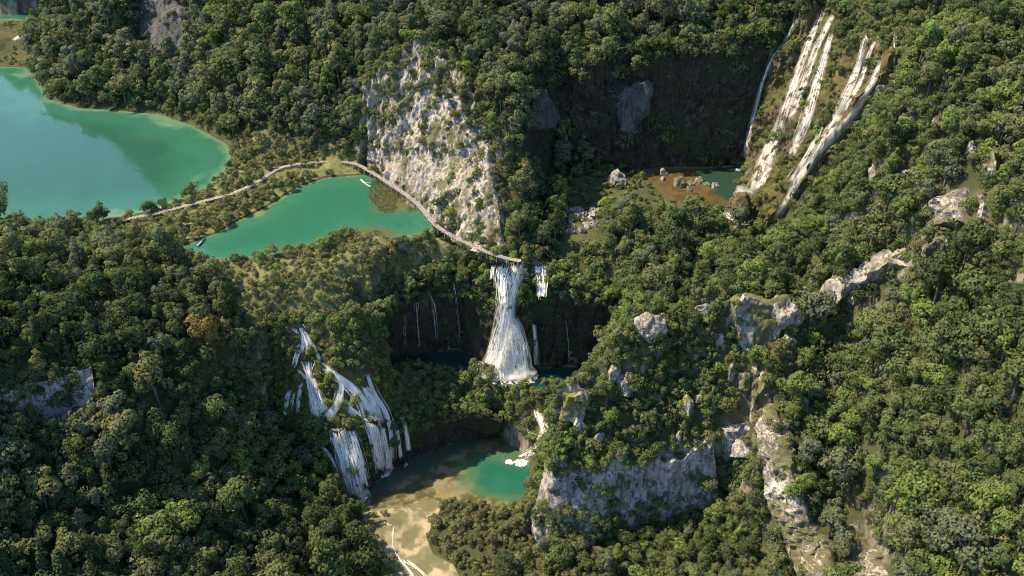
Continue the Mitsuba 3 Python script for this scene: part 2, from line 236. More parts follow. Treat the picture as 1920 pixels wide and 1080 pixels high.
# ------------------------------------------------------------------ materials
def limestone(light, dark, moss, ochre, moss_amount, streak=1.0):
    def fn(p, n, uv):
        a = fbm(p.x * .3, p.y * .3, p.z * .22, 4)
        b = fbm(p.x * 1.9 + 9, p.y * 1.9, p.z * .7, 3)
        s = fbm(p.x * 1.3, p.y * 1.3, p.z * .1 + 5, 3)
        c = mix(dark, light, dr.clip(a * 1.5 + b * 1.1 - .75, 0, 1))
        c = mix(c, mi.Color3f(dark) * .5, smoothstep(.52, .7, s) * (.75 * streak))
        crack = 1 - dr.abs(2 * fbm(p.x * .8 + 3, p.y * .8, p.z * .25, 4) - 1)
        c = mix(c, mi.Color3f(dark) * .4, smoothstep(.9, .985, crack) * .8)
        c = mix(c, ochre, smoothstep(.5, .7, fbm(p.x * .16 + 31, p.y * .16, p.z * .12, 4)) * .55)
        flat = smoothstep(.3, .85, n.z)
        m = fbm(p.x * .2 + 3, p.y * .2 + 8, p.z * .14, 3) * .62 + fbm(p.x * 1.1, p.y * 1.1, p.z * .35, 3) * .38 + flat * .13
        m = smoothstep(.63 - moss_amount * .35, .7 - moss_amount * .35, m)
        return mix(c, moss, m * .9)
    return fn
def rock_bsdf(fn, bump=.25):
    return dict(type='twosided', nested=dict(type='bumpmap', scale=bump, tex=proc(lambda p, n, uv: fbm(p.x * 2.2, p.y * 2.2, p.z * 1.3, 4), eps=.05),
                bsdf=dict(type='principled', base_color=proc(fn), roughness=.9, specular=.25)))
scene['pale_rock'] = rock_bsdf(limestone((.47, .44, .40), (.2, .185, .17), (.09, .092, .038), (.32, .28, .2), .24))
scene['grey_rock'] = rock_bsdf(limestone((.42, .40, .385), (.2, .19, .185), (.06, .07, .03), (.28, .25, .2), .02))
scene['travertine'] = rock_bsdf(limestone((.18, .132, .088), (.06, .046, .034), (.075, .078, .024), (.17, .11, .05), .46, 1.0))
scene['mossy_rock'] = rock_bsdf(limestone((.36, .32, .21), (.17, .15, .085), (.14, .145, .045), (.3, .26, .11), .5))
scene['shade_grey_rock'] = rock_bsdf(limestone((.11, .11, .12), (.06, .06, .068), (.04, .05, .025), (.12, .115, .11), .1, .6))  # limestone slabs in shade, the dull blue-grey of shade put into their colour
scene['shade_travertine'] = rock_bsdf(limestone((.06, .052, .045), (.02, .018, .016), (.03, .038, .016), (.05, .038, .024), .3, .8))  # for walls in shade: travertine with that shade deepened in its colour

def soil(p, n, uv):
    a = fbm(p.x * .25, p.y * .25, 0, 4); b = fbm(p.x * 1.5, p.y * 1.5, p.z, 3)
    c = mix((.03, .038, .016), (.078, .084, .036), dr.clip(a * .9 + b * .7 - .3, 0, 1))
    rockc = mix((.12, .105, .085), (.34, .31, .27), smoothstep(.35, .7, fbm(p.x * .9, p.y * .9, p.z * .4, 4)))
    steep = smoothstep(.42, .22, n.z + (a - .5) * .5)
    c = mix(c, rockc, steep * .6)
    grass = smoothstep(.58, .7, fbm(p.x * .12 + 40, p.y * .12, 0, 3))
    return mix(c, (.1, .098, .042), grass * .5 * (1 - steep))
scene['soil'] = dict(type='twosided', nested=dict(type='principled', base_color=proc(soil), roughness=.95, specular=.2))
scene['leaf'] = dict(type='principledthin', base_color={'type': 'mesh_attribute', 'name': 'vertex_color'}, roughness=.55, spec_trans=0.0, diff_trans=.8, eta=1.35)
scene['bark'] = dict(type='twosided', nested=dict(type='principled', base_color=dict(type='rgb', value=[.13, .11, .09]), roughness=.9))
scene['white_water'] = dict(type='twosided', nested=dict(type='principled', base_color=proc(lambda p, n, uv: mix((.76, .75, .73), (.92, .91, .89), fbm(p.x * 1.2, p.y * 1.2, p.z * .35, 3))), roughness=.5, specular=.3))

def water(key, near, mid, deep, ripple=.012, extra=None):
    def fn(p, n, uv):
        d = uv.x + (fbm(p.x * .12, p.y * .12, 0, 3) - .5) * .7 * dr.minimum(uv.x * 5, 1)
        c = mix(near, mid, smoothstep(0.0, .16, d))
        c = mix(c, deep, smoothstep(.2, 1.0, d))
        return extra(p, c, d) if extra else c
    scene[key] = dict(type='bumpmap', scale=ripple, tex=proc(lambda p, n, uv: fbm(p.x * .9, p.y * 1.3, 0, 3), eps=.1),
                      bsdf=dict(type='plastic', int_ior=1.333, nonlinear=True, diffuse_reflectance=proc(fn)))

def water_mesh(poly, z, step, depth):
    x0, y0, x1, y1 = poly.bounds
    ring = np.array([poly.exterior.interpolate(s).coords[0] for s in np.arange(0, poly.exterior.length, step)])
    xs, ys = np.meshgrid(np.arange(x0, x1, step), np.arange(y0, y1, step))
    g = np.stack([xs.ravel(), ys.ravel()], 1)
    g = g[inside(poly.buffer(-step * .5), g[:, 0], g[:, 1])]
    from scipy.spatial import Delaunay
    p = np.vstack([ring, g]); t = Delaunay(p).simplices
    c = p[t].mean(1)
    t = t[inside(poly, c[:, 0], c[:, 1])]
    a, b, cc = (p[t[:, k]] for k in range(3))
    t = np.where(((b - a)[:, 0] * (cc - a)[:, 1] - (b - a)[:, 1] * (cc - a)[:, 0] < 0)[:, None], t[:, ::-1], t)
    d = shapely.distance(poly.exterior, shapely.points(p[:, 0], p[:, 1]))
    return trimesh.Trimesh(np.column_stack([p, np.full(len(p), z)]), t, process=False), np.column_stack([np.clip(d / depth, 0, 1), 0 * d])

def put_water(key, poly, z, step, depth, bsdf):
    m, uv = water_mesh(poly, z, step, depth)
    scene[key] = mikit.ply(m, bsdf, smooth=True, uv=uv)
    labels[key] = {'kind': 'structure'}
water('lake_water', (.17, .3, .19), (.05, .2, .135), (.036, .145, .105))
def pondbed(p, c, d):
    out = c
    for u_, v_, rx, ry in ((752, 372, 9, 9), (690, 442, 9, 5), (600, 470, 12, 4)):
        c0 = P(u_, v_, POND_Z)
        q = dr.sqrt(dr.square((p.x - float(c0[0])) / rx) + dr.square((p.y - float(c0[1])) / ry)) + (fbm(p.x * .25, p.y * .25, 3, 4) - .5) * .9
        out = mix((.15, .165, .075), out, smoothstep(.55, 1.25, q))
    return out
water('pond_water', (.2, .28, .15), (.06, .22, .14), (.04, .19, .125), extra=pondbed)
def poolbed(p, c, d):
    c0 = P(955, 893, 0)
    q = dr.sqrt(dr.square((p.x - float(c0[0])) / 13) + dr.square((p.y - float(c0[1])) / 8.5)) + (fbm(p.x * .2, p.y * .2, 0, 3) - .5) * .8
    sand = mix((.13, .125, .06), (.32, .28, .165), smoothstep(.3, .7, fbm(p.x * .45, p.y * .45, 2, 5)))
    sand = mix(sand, (.1, .1, .04), smoothstep(.55, .68, fbm(p.x * .28 + 5, p.y * .28, 7, 4)) * .8)
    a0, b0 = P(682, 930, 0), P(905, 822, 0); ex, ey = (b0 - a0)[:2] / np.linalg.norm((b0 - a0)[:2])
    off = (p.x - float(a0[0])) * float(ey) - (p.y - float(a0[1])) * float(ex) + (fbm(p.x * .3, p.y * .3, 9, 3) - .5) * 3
    sand = mix((.09, .135, .09), sand, smoothstep(.2, 2.6, off))  # strip along the wall: its shade and deeper water, both put into the colour
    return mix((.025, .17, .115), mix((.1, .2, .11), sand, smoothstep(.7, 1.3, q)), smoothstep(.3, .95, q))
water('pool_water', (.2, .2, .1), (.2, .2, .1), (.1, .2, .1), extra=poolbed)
water('basin_water', (.06, .12, .08), (.02, .085, .07), (.012, .06, .052))
def bigbed(p, c, d):
    c0 = P(1375, 338, BIG_Z)
    q = dr.sqrt(dr.square((p.x - float(c0[0])) / 10) + dr.square((p.y - float(c0[1])) / 12)) + (fbm(p.x * .2, p.y * .2, 0, 3) - .5) * .6
    bed = mix((.085, .068, .028), (.22, .155, .07), fbm(p.x * .6, p.y * .6, 2, 4))
    bed = mix((.16, .14, .07), bed, smoothstep(.02, .22, d))
    return mix((.035, .085, .06), bed, smoothstep(.75, 1.15, q))
water('big_pool_water', (.2, .2, .1), (.2, .2, .1), (.1, .2, .1), extra=bigbed)

# ------------------------------------------------------------------ rock walls: a sheet from foot to lip, broken up by ledges, ribs and cracks
def ridged(p, octaves, seed):
    return sum(.5 ** o * (1 - np.abs(2 * meshkit.noise(p * 2 ** o, seed + o) - 1)) for o in range(octaves)) / 2
def build_wall(key, foot, lip, bsdf, label, seed, amp, out, step, back, flute):
    V, h = sheet(foot, lip, step)
    n = len(V); al = np.linspace(0, n * step / 7.0, n)
    up_ = 1 + (meshkit.fbm(np.stack([al, 0 * al, 0 * al], 1), 3, seed + 5) - .5)[:, None] * (.5 if key == 'river_cliff' else .2) * np.linspace(0, 1, V.shape[1])[None] ** 2
    V = np.concatenate([V[..., :2], V[:, :1, 2:] + (V[..., 2:] - V[:, :1, 2:]) * up_[..., None]], -1)
    wv = V + (meshkit.fbm(np.stack([V * .2, V * .2 + 40, V * .2 + 80], -2), 2, seed) - .5) * 3
    rel = (ridged(wv * np.array([.13, .13, .045]), 2, seed + 1) - .5) * 2.4 * amp + (ridged(wv * np.array([.5, .5, .08]), 3, seed) - .5) * 1.1 * amp + (meshkit.fbm(V * np.array([1.5, 1.5, .32]), 3, seed + 9) - .5) * amp * .55
    lay = V[..., 2] * .45 + meshkit.fbm(V * .12, 2, seed + 3) * 5
    rel += (np.abs((lay % 1) - .5) - .25) * amp * .3
    W = V + h * (rel + out)[..., None]
    lipn = max(3, int(np.ceil(back / step)))
    top = W[:, -1:] - h[:, -1:] * np.array([1, 1, 0]) * (np.arange(1, lipn + 1)[None, :, None] * step * 1.3)
    top[..., 2] = np.maximum(W[:, -1:, 2] - np.arange(1, lipn + 1)[None] * .12, ground(top[..., 0], top[..., 1]) - 1.0)
    top[..., 2] += (meshkit.fbm(top * .8, 3, seed) - .5) * 1.2
    top[:, -1, 2] -= 2.5
    W = np.concatenate([W, top], 1)
    for e in (0, -1):                                          # ends turned back into the hill
        W[e] -= np.concatenate([h[e], np.repeat(h[e, -1:], lipn, 0)]) * 3.5
    walls[key] = grid_mesh(W)
    scene[key] = mikit.ply(walls[key], bsdf, smooth=35)
    tag(key, label, 'cliff')
def carve(foot, lip):                                          # the ground keeps behind and below each wall
    global HH
    V, h = sheet(foot, lip, .4)
    hx = nrm(h * np.array([1, 1, 0]))
    rows = [V] + [V[:, 2:3] + hx[:, 2:3] * d + np.array([0, 0, .9]) for d in (.8, 1.6, 2.4, 3.2, 4.0, 4.8)]
    low = np.full(HH.shape, 1e9)
    for r in rows:
        q = r.reshape(-1, 3)
        i, j = (np.clip(np.searchsorted(g, q[:, k] - STEP / 2), 0, len(g) - 1) for k, g in enumerate((GX, GY)))
        np.minimum.at(low, (i, j), q[:, 2])
    low = np.minimum(low, minimum_filter(low, 3) + .4)
    HH = np.minimum(HH, low - .9)
walls = {}
for sp in specs: carve(sp[1], sp[2])
for poly, z in ((LAKE, LAKE_Z), (POND, POND_Z), (POOL, POOL_Z), (BASIN, BASIN_Z), (BIG, BIG_Z)):   # banks closed again
    ring = inside(poly.buffer(1.6), XX, YY) & ~inside(poly, XX, YY)
    HH[ring] = np.maximum(HH[ring], z + .12)

# ------------------------------------------------------------------ terrain and water
struct('terrain', grid_mesh(np.stack([XX, YY, HH], -1)), 'soil', smooth=True)
put_water('lake', LAKE, LAKE_Z, 4.0, 22.0, 'lake_water')
put_water('pond', POND, POND_Z, 1.5, 9.0, 'pond_water')
put_water('far_lake', FARL, FAR_Z, 3.0, 8.0, 'lake_water')
put_water('basin_pool', BASIN, BASIN_Z, 1.0, 5.0, 'basin_water')
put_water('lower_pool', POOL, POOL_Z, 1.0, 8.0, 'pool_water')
put_water('fall_pool', BIG, BIG_Z, 1.0, 8.0, 'big_pool_water')

for sp in specs: build_wall(*sp)

# ------------------------------------------------------------------ where a line of sight meets the land (used to find the real place of small things)
bare = mi.load_dict({'type': 'scene', **{k: {a: b for a, b in scene[k].items() if a != 'bsdf'} for k in ('terrain', *walls)}})
def hit(o, d):
    o, d = np.broadcast_arrays(np.asarray(o, float), nrm(np.asarray(d, float)))
    si = bare.ray_intersect(mi.Ray3f(mi.Point3f(np.ascontiguousarray(o.reshape(-1, 3).T)), mi.Vector3f(np.ascontiguousarray(d.reshape(-1, 3).T))))
    t = np.array(si.t, float).reshape(o.shape[:-1]); n = np.array(si.n, float).T.reshape(o.shape)
    ok = np.isfinite(t) & (t < 3000)
    p = o + d * np.where(ok, t, 0)[..., None]
    n = np.where(((n * d).sum(-1) > 0)[..., None], -n, n)
    return p, n, ok
def seen(u, v):
    return hit(CAM, ray(u, v))
def at(u, v):
    return seen(np.array([u]), np.array([v]))[0][0]

# ------------------------------------------------------------------ tan bed of the stream
scene['gravel'] = dict(type='twosided', nested=dict(type='principled', roughness=.6, specular=.4, base_color=proc(lambda p, n, uv: mix(mix((.13, .115, .06), (.34, .285, .18), smoothstep(.3, .7, fbm(p.x * .4, p.y * .4, 0, 5))), (.1, .105, .04), smoothstep(.46, .6, fbm(p.x * .3 + 7, p.y * .3, 0, 4)) * .85))))
def patch(key, poly, bsdf, lift=.06, step=.7):
    m, _ = water_mesh(poly, 0.0, step, 1.0)
    V = np.array(m.vertices); V[:, 2] = ground(V[:, 0], V[:, 1]) + lift + (meshkit.fbm(V * .7, 3, 4) - .5) * .12
    struct(key, trimesh.Trimesh(V, m.faces, process=False), bsdf)
patch('stream_bed', RIVER, 'gravel')
scene['meadow_green'] = dict(type='twosided', nested=dict(type='principled', roughness=.95, specular=.15, base_color=proc(lambda p, n, uv: mix(mix((.1, .11, .045), (.2, .2, .09), fbm(p.x * .6, p.y * .6, 0, 4)), (.07, .085, .035), smoothstep(.5, .7, fbm(p.x * 1.4 + 7, p.y * 1.4, 0, 3)) * .7))))
def grassy(rows, z):
    g = poly2(rows, z)
    for w in (LAKE, POND): g = g.difference(w.buffer(.4))
    return max(getattr(g, 'geoms', [g]), key=lambda q: q.area)
patch('meadow', grassy([(395, 492), (480, 494), (560, 478), (610, 466), (690, 434), (740, 460), (830, 440), (930, 486), (862, 496), (790, 508), (748, 538), (705, 580), (620, 594), (500, 590), (455, 560), (400, 515)], 47), 'meadow_green', .1)
patch('meadow_001', grassy([(300, 398), (400, 350), (436, 300), (440, 272), (560, 288), (670, 302), (690, 322), (640, 330), (560, 346), (500, 383), (450, 408), (400, 436), (335, 462)], 48.5), 'meadow_green', .1)
# ------------------------------------------------------------------ rock ribs and outcrops
def rib(key, left, right, bsdf, label, seed, out=.9, amp=1.7):
    n = 90
    a, b = resample(left, n), resample(right, n)
    t = np.linspace(0, 1, 26)[None, :, None]
    uv = a[:, None] * (1 - t) + b[:, None] * t
    wob = (meshkit.fbm(np.stack([uv[..., 0] / 26, uv[..., 1] / 26, 0 * uv[..., 0]], -1), 3, seed) - .5) * 34
    wob2 = (meshkit.fbm(np.stack([uv[..., 0] / 22, uv[..., 1] / 22, 0 * uv[..., 0] + 7], -1), 3, seed + 2) - .5) * 30
    uv = uv + np.stack([wob, wob2], -1) * (np.abs(t - .5) * 2)
    p, h, ok = seen(uv[..., 0], uv[..., 1])
    p = gaussian_filter(p, (1.2, 1.2, 0)); h = nrm(gaussian_filter(h, (3, 3, 0)))
    rel = (ridged(p * np.array([.4, .4, .16]), 4, seed) - .4) * 2 * amp + (meshkit.fbm(p * .9, 3, seed) - .5) * amp
    edge = np.minimum(1, np.minimum(np.minimum(t[..., 0], 1 - t[..., 0]) * 5, np.minimum(np.arange(n), np.arange(n)[::-1])[:, None] / 6))
    mesh = grid_mesh(p + h * ((rel + out) * edge - (1 - edge) * .9)[..., None])
    scene[key] = mikit.ply(mesh, bsdf, smooth=30)
    tag(key, label, 'rock')
    rocks.extend((q, 1.3) for q in p[::6, 5:-5:5].reshape(-1, 3))
rocks = []
rib('rock_rib', [(1396, 690), (1398, 740), (1408, 790), (1424, 850), (1430, 920), (1452, 980), (1474, 1040), (1490, 1110)], [(1428, 680), (1452, 740), (1474, 790), (1498, 850), (1508, 920), (1530, 975), (1568, 1030), (1600, 1110)], 'pale_rock', 'long white rock rib running down the wooded slope beside the river cliff', 301)
rib('rock_rib_001', [(1582, 985), (1590, 1030), (1600, 1100)], [(1612, 975), (1640, 1020), (1690, 1100)], 'pale_rock', 'short streaked rock rib at the very bottom of the wooded slope', 302)
rib('rock_rib_002', [(1748, 382), (1752, 430)], [(1815, 352), (1820, 420)], 'pale_rock', 'pale crumbling rock face high on the wooded hillside above the ridge', 303)
rib('rock_rib_003', [(1836, 372), (1842, 420)], [(1856, 366), (1862, 418)], 'pale_rock', 'narrow rock face just right of the pale crumbling one', 304)
rib('rock_rib_004', [(1540, 548), (1600, 515), (1640, 490), (1680, 468)], [(1548, 580), (1612, 545), (1660, 520), (1708, 500)], 'pale_rock', 'long white ledge of bare rock along the ridge crest', 305, out=1.6, amp=2.0)
rib('rock_rib_005', [(1050, 738), (1042, 780)], [(1128, 722), (1085, 800)], 'mossy_rock', 'yellowish mossy travertine mound above the rapids', 306, out=.8, amp=1.2)
rib('rock_rib_006', [(1350, 800), (1352, 850)], [(1404, 790), (1404, 860)], 'grey_rock', 'grey rounded rock face in half shade beside the long rib', 307, out=1.6, amp=.8)
rib('rock_rib_007', [(1185, 150), (1152, 185), (1150, 215), (1168, 248)], [(1212, 150), (1232, 170), (1226, 205), (1182, 255)], 'shade_grey_rock', 'smooth blue-grey slab in the shaded amphitheatre wall', 308, out=2.2, amp=.35)
rib('rock_rib_008', [(1000, 160), (985, 190), (990, 220), (1005, 245)], [(1012, 160), (1040, 190), (1054, 225), (1030, 248)], 'shade_grey_rock', 'grey shaded slab beside the pale cliff, above dark trees', 309, out=2.0, amp=.5)

def outcrop(u, v, r, bsdf, label, seed, tall=1.0, sink=.4, cat='rock', name='rock_outcrop', sub=4, p=None):
    p = at(u, v) if p is None else p
    m = trimesh.creation.icosphere(subdivisions=sub, radius=1.0)
    rng = np.random.default_rng(seed)
    dirs = np.array(m.vertices); pn = nrm(rng.normal(size=(15, 3)) * np.array([1, 1, .7]))
    cut = rng.uniform(.62, 1.0, 15) / np.maximum(dirs @ pn.T, .12)
    V = dirs * np.minimum(cut.min(1), 1.35)[:, None] * np.array([r * rng.uniform(.9, 1.4), r * rng.uniform(.55, .85), r * 1.05 * tall])
    q = V + rng.uniform(0, 90, 3)
    V = V + dirs * ((ridged(q * np.array([1.1, 1.1, .5]) / max(r, .6) * 1.5, 4, seed) - .5) * .62 * r + (meshkit.fbm(q * 2.2 / max(r, .5), 4, seed) - .5) * .45 * r)[:, None]
    a = rng.uniform(0, 6.28); c, s_ = math.cos(a), math.sin(a)
    V = V @ np.array([[c, -s_, 0], [s_, c, 0], [0, 0, 1]]).T + p + np.array([0, 0, r * tall * .5 - r * sink])
    key = numbered(name)
    scene[key] = mikit.ply(trimesh.Trimesh(V, m.faces, process=False), bsdf, smooth=28)
    tag(key, label, cat)
    rocks.append((p, r * .95))
for k, (u, v, r, b, tall, text) in enumerate([
  (1472, 585, 2.6, 'pale_rock', 1.1, 'white pointed outcrop just right of the jagged ridge face'), (1492, 605, 1.6, 'pale_rock', 1, 'small white outcrop under the pointed one on the ridge'),
  (1766, 468, 2.8, 'pale_rock', .9, 'pale outcrop at the upper end of the ridge ledge'), (1735, 470, 1.3, 'pale_rock', 1, 'small pale rock next to the upper end of the ridge ledge'),
  (1210, 622, 2.4, 'pale_rock', 1.2, 'pale outcrop among shrubs on the spur right of the dark grotto'), (1243, 602, 1.7, 'pale_rock', 1, 'second pale rock on the spur, a little higher up the slope'),
  (1315, 592, 2.2, 'pale_rock', 1.2, 'pale broken outcrop halfway between the spur and the jagged ridge face'), (1152, 700, 1.7, 'pale_rock', 1.3, 'upper of two pale rocks below the spur'), (1168, 727, 1.9, 'pale_rock', 1.3, 'lower of two pale rocks below the spur'),
  (1288, 775, 2.2, 'pale_rock', 1.5, 'white upright rock above the middle of the river cliff'), (1305, 752, 1.4, 'pale_rock', 1.2, 'small white rock above the upright one'), (1200, 806, 1.2, 'pale_rock', 1.2, 'small pale rock at the edge of the river cliff'),
  (1270, 828, 1.2, 'pale_rock', 1.4, 'thin pale rock on the lip of the river cliff'), (1120, 828, 1.3, 'pale_rock', 1.2, 'pale rock on the lip of the river cliff nearest the pool'), (1085, 806, 1.6, 'pale_rock', 1.4, 'weathered pale rock beside the sunlit edge of the river cliff'),
  (1395, 720, 1.8, 'pale_rock', 1.4, 'white rock at the top of the long rib'), (1650, 168, 1.3, 'pale_rock', 1, 'small white rock beside the right tall waterfall'), (1640, 330, 1.6, 'pale_rock', 1.2, 'small pale rock alone on the upper wooded hillside'),
  (1700, 232, 1.5, 'pale_rock', 1, 'pale rock high on the wooded hillside right of the tall waterfalls'), (1752, 235, 1.8, 'pale_rock', 1, 'pale rock highest on the right hillside'), (1858, 315, 2.0, 'pale_rock', 1.6, 'narrow pale rock near the right edge of the hillside'),
  (1720, 425, 1.6, 'pale_rock', 1.3, 'grey-white rock in the hollow behind the ridge ledge'), (352, 98, 2.6, 'grey_rock', 1.2, 'grey rock below the slab on the hill behind the lake'),
  (1480, 640, 1.4, 'pale_rock', 1, 'small pale rock in the trees below the ridge outcrops'), (1678, 620, 1.5, 'pale_rock', .8, 'pale rock in a small dry clearing on the right slope'), (1502, 765, 1.8, 'pale_rock', 1.1, 'white rock in the trees right of the long rib'),
  (1562, 545, 1.9, 'pale_rock', .9, 'angular block at the lower end of the ridge ledge'), (1592, 533, 1.6, 'pale_rock', 1, 'angular block second from the lower end of the ridge ledge'), (1628, 512, 1.9, 'pale_rock', 1, 'angular block at the middle of the ridge ledge'), (1660, 494, 2.0, 'pale_rock', 1, 'angular block near the upper end of the ridge ledge'), (1692, 480, 1.8, 'pale_rock', .9, 'angular block at the upper end of the ridge ledge'),
  (1372, 700, 1.3, 'pale_rock', 1.3, 'pale rock just left of the top of the long rib'), (1335, 768, 1.2, 'pale_rock', 1.2, 'pale rock between the upright white rock and the long rib'), (1232, 748, 1.0, 'pale_rock', 1, 'small pale rock in the scrub behind the river cliff'), (1350, 640, 1.3, 'pale_rock', 1.3, 'pale rock under the left side of the jagged ridge face'),
  (1425, 740, 1.5, 'pale_rock', 1.4, 'pale rock against the upper part of the long rib'), (1540, 700, 1.1, 'pale_rock', 1, 'pale rock alone among trees right of the long rib'), (1600, 560, 1.2, 'pale_rock', .9, 'pale rock under the ridge ledge'), (1700, 330, 1.2, 'pale_rock', 1, 'pale rock low on the upper hillside'), (1820, 285, 1.2, 'pale_rock', 1.2, 'pale rock above the narrow rock near the right edge'),
  (700, 250, 2.4, 'pale_rock', 1.5, 'pale buttress at the left edge of the tall limestone cliff')]):
    outcrop(u, v, r, b, text, 400 + k, tall)
for k, (u, v, r, text) in enumerate([(1244, 326, 1.5, 'rounded boulder at the far edge of the orange shallows'), (1242, 337, .9, 'small mossy boulder in front of the rounded one in the orange shallows'), (1276, 349, 1.9, 'largest pale boulder in the orange pool'), (1294, 346, 1.2, 'middle boulder of the row in the orange pool'),
   (1309, 342, 1.5, 'flat-topped pale boulder in the orange pool'), (1325, 349, .9, 'small dark boulder between two pale ones in the pool'), (1341, 350, 1.3, 'pale boulder nearest the tall waterfall'), (1292, 357, .9, 'low boulder on the near side of the pool row')]):
    outcrop(u, v, r, 'pale_rock', text, 500 + k, .75, .2, 'boulder', 'boulder', 3, P(u, v, BIG_Z - .1))
for k, (u, v, r) in enumerate([(1415, 700, 1.0), (1432, 745, 1.3), (1440, 785, 1.5), (1470, 800, 1.2), (1448, 830, 1.6), (1482, 850, 1.5), (1460, 880, 1.7), (1492, 900, 1.3), (1450, 930, 1.5), (1478, 960, 1.6), (1500, 1000, 1.5), (1530, 1030, 1.6), (1500, 1060, 1.7), (1550, 1068, 1.4), (1600, 1010, 1.2), (1622, 1050, 1.4), (1592, 1062, 1.2)]):
    outcrop(u, v, r, 'pale_rock', ['jagged block standing out of the long rib, at its upper end', 'jagged block standing out of the long rib, at its middle', 'jagged block standing out of the long rib, at its lower end', 'jagged block standing out of the short bottom rib'][0 if k < 5 else 1 if k < 10 else 2 if k < 14 else 3], 800 + k, 1.1, .45)
    labels[list(labels)[-1]]['group'] = ['blocks of the long rib, upper end', 'blocks of the long rib, middle', 'blocks of the long rib, lower end', 'blocks of the short bottom rib'][0 if k < 5 else 1 if k < 10 else 2 if k < 14 else 3]
outcrop(1157, 344, 3.0, 'grey_rock', 'big dark mossy boulder on the shaded bank of the amphitheatre', 520, .9, .2, 'boulder', 'boulder')
outcrop(1390, 388, 2.2, 'travertine', 'brown boulder at the outlet of the tall waterfall pool', 521, 1.0, .2, 'boulder', 'boulder')
outcrop(761, 872, .7, 'pale_rock', 'small white stone standing in the shaded side of the lower pool', 522, .8, .2, 'boulder', 'boulder', 3, P(761, 872, 0))
rng = np.random.default_rng(77)
for k in range(46):
    a, b = rng.uniform(0, 1, 2)
    u, v = 1066 + 56 * a, 396 + 14 * a * 0 + 42 * b - 8 * a
    outcrop(u, v, rng.uniform(.4, 1.1), 'pale_rock', 'pale angular block in the rubble slope under the dark trees', 600 + k, .8, .2, 'rock', 'rubble_rock', 2)
    labels['rubble_rock' if k == 0 else f'rubble_rock_{k:03d}']['group'] = 'rubble slope at the mouth of the amphitheatre'

# ------------------------------------------------------------------ falling water: many thin strands that follow the rock
fallen = []
def stream(u_v_w, seed, dens=1.0, lift=.5, fine=1.0, leap=0.0):
    path = np.array(u_v_w, float); rng = np.random.default_rng(seed)
    L = np.concatenate([[0], np.cumsum(np.hypot(*np.diff(path[:, :2], axis=0).T))])
    n = max(5, int(L[-1] / 5)); s = np.linspace(0, L[-1], n)
    c = np.stack([np.interp(s, L, path[:, k]) for k in range(3)], 1)
    c[:, :2] = gaussian_filter(c[:, :2], (1.0, 0), mode='nearest')
    cnt = max(5, int(path[:, 2].mean() * 1.7 * dens + 4))
    V, Fc = [], []
    for k in range(cnt):
        o = np.clip(rng.normal(0, .52), -1.5, 1.5)
        a, b = sorted(rng.uniform(0, 1, 2)) if k > cnt * .2 else (0, 1)
        if b - a < .2: a, b = max(0, a - .12), min(1, b + .12)
        i0, i1 = int(a * (n - 1)), max(int(b * (n - 1)), int(a * (n - 1)) + 3)
        idx = np.arange(i0, min(i1 + 1, n))
        if len(idx) < 3: continue
        wander = gaussian_filter(rng.normal(0, 1, n), 5, mode='nearest')[idx] * .5
        u = c[idx, 0] + (o + wander) * c[idx, 2]; v = c[idx, 1] + rng.uniform(-3, 3)
        p, nn, ok = seen(u, v)
        if not ok.all(): continue
        p = gaussian_filter(p, (2.0, 0), mode='nearest'); nn = nrm(gaussian_filter(nn, (5, 0), mode='nearest'))
        p = p + np.array([0, -1.0, 0]) * (leap * (idx / n) ** 1.5)[:, None] + nn * (lift + rng.uniform(-.1, .35))
        fallen.extend(p[::2])
        tan = nrm(np.gradient(p, axis=0)); side = nrm(np.cross(tan, nn))
        w = rng.choice([.025, .035, .045, .06]) * rng.uniform(.8, 1.3) * fine * np.sin(np.linspace(.15, 3.0, len(p))) ** .6
        w = w * (.6 + .8 * rng.uniform(size=len(p)))
        e1, e2 = p + side * w[:, None], p - side * w[:, None]
        base = sum(len(x) for x in V)
        V.append(np.stack([e1, p + nn * .004, e2], 1).reshape(-1, 3))
        for i in range(len(p) - 1):
            q = base + 3 * i
            Fc += [[q, q + 1, q + 4], [q, q + 4, q + 3], [q + 1, q + 2, q + 5], [q + 1, q + 5, q + 4]]
    return trimesh.Trimesh(np.vstack(V), np.array(Fc), process=False)
def veil(u_v_w, lift, leap):
    path = np.array(u_v_w, float)
    L = np.concatenate([[0], np.cumsum(np.hypot(*np.diff(path[:, :2], axis=0).T))])
    n = max(8, int(L[-1] / 5)); q = np.linspace(0, L[-1], n)
    c = np.stack([np.interp(q, L, path[:, k]) for k in range(3)], 1); c[:, :2] = gaussian_filter(c[:, :2], (1.0, 0), mode='nearest')
    x = np.linspace(-1, 1, 11)
    p, nn, ok = seen(c[:, None, 0] + x[None] * c[:, None, 2] * 1.35, np.repeat(c[:, None, 1], 11, 1))
    p = gaussian_filter(p, (2.2, 1.0, 0), mode='nearest'); nn = nrm(gaussian_filter(nn, (5, 3, 0), mode='nearest'))
    p = p + np.array([0, -1.0, 0]) * (leap * (np.arange(n) / n) ** 1.5)[:, None, None] + nn * (lift - .12)
    length = np.concatenate([[0], np.cumsum(np.linalg.norm(np.diff(p[:, 5], axis=0), axis=1))])
    wid = np.linalg.norm(p[:, -1] - p[:, 0], axis=1)
    uvs = np.stack([np.broadcast_to(x * .5 + .5, p.shape[:2]), np.broadcast_to((length / length[-1])[:, None], p.shape[:2])], -1)
    return grid_mesh(p), uvs.reshape(-1, 2)
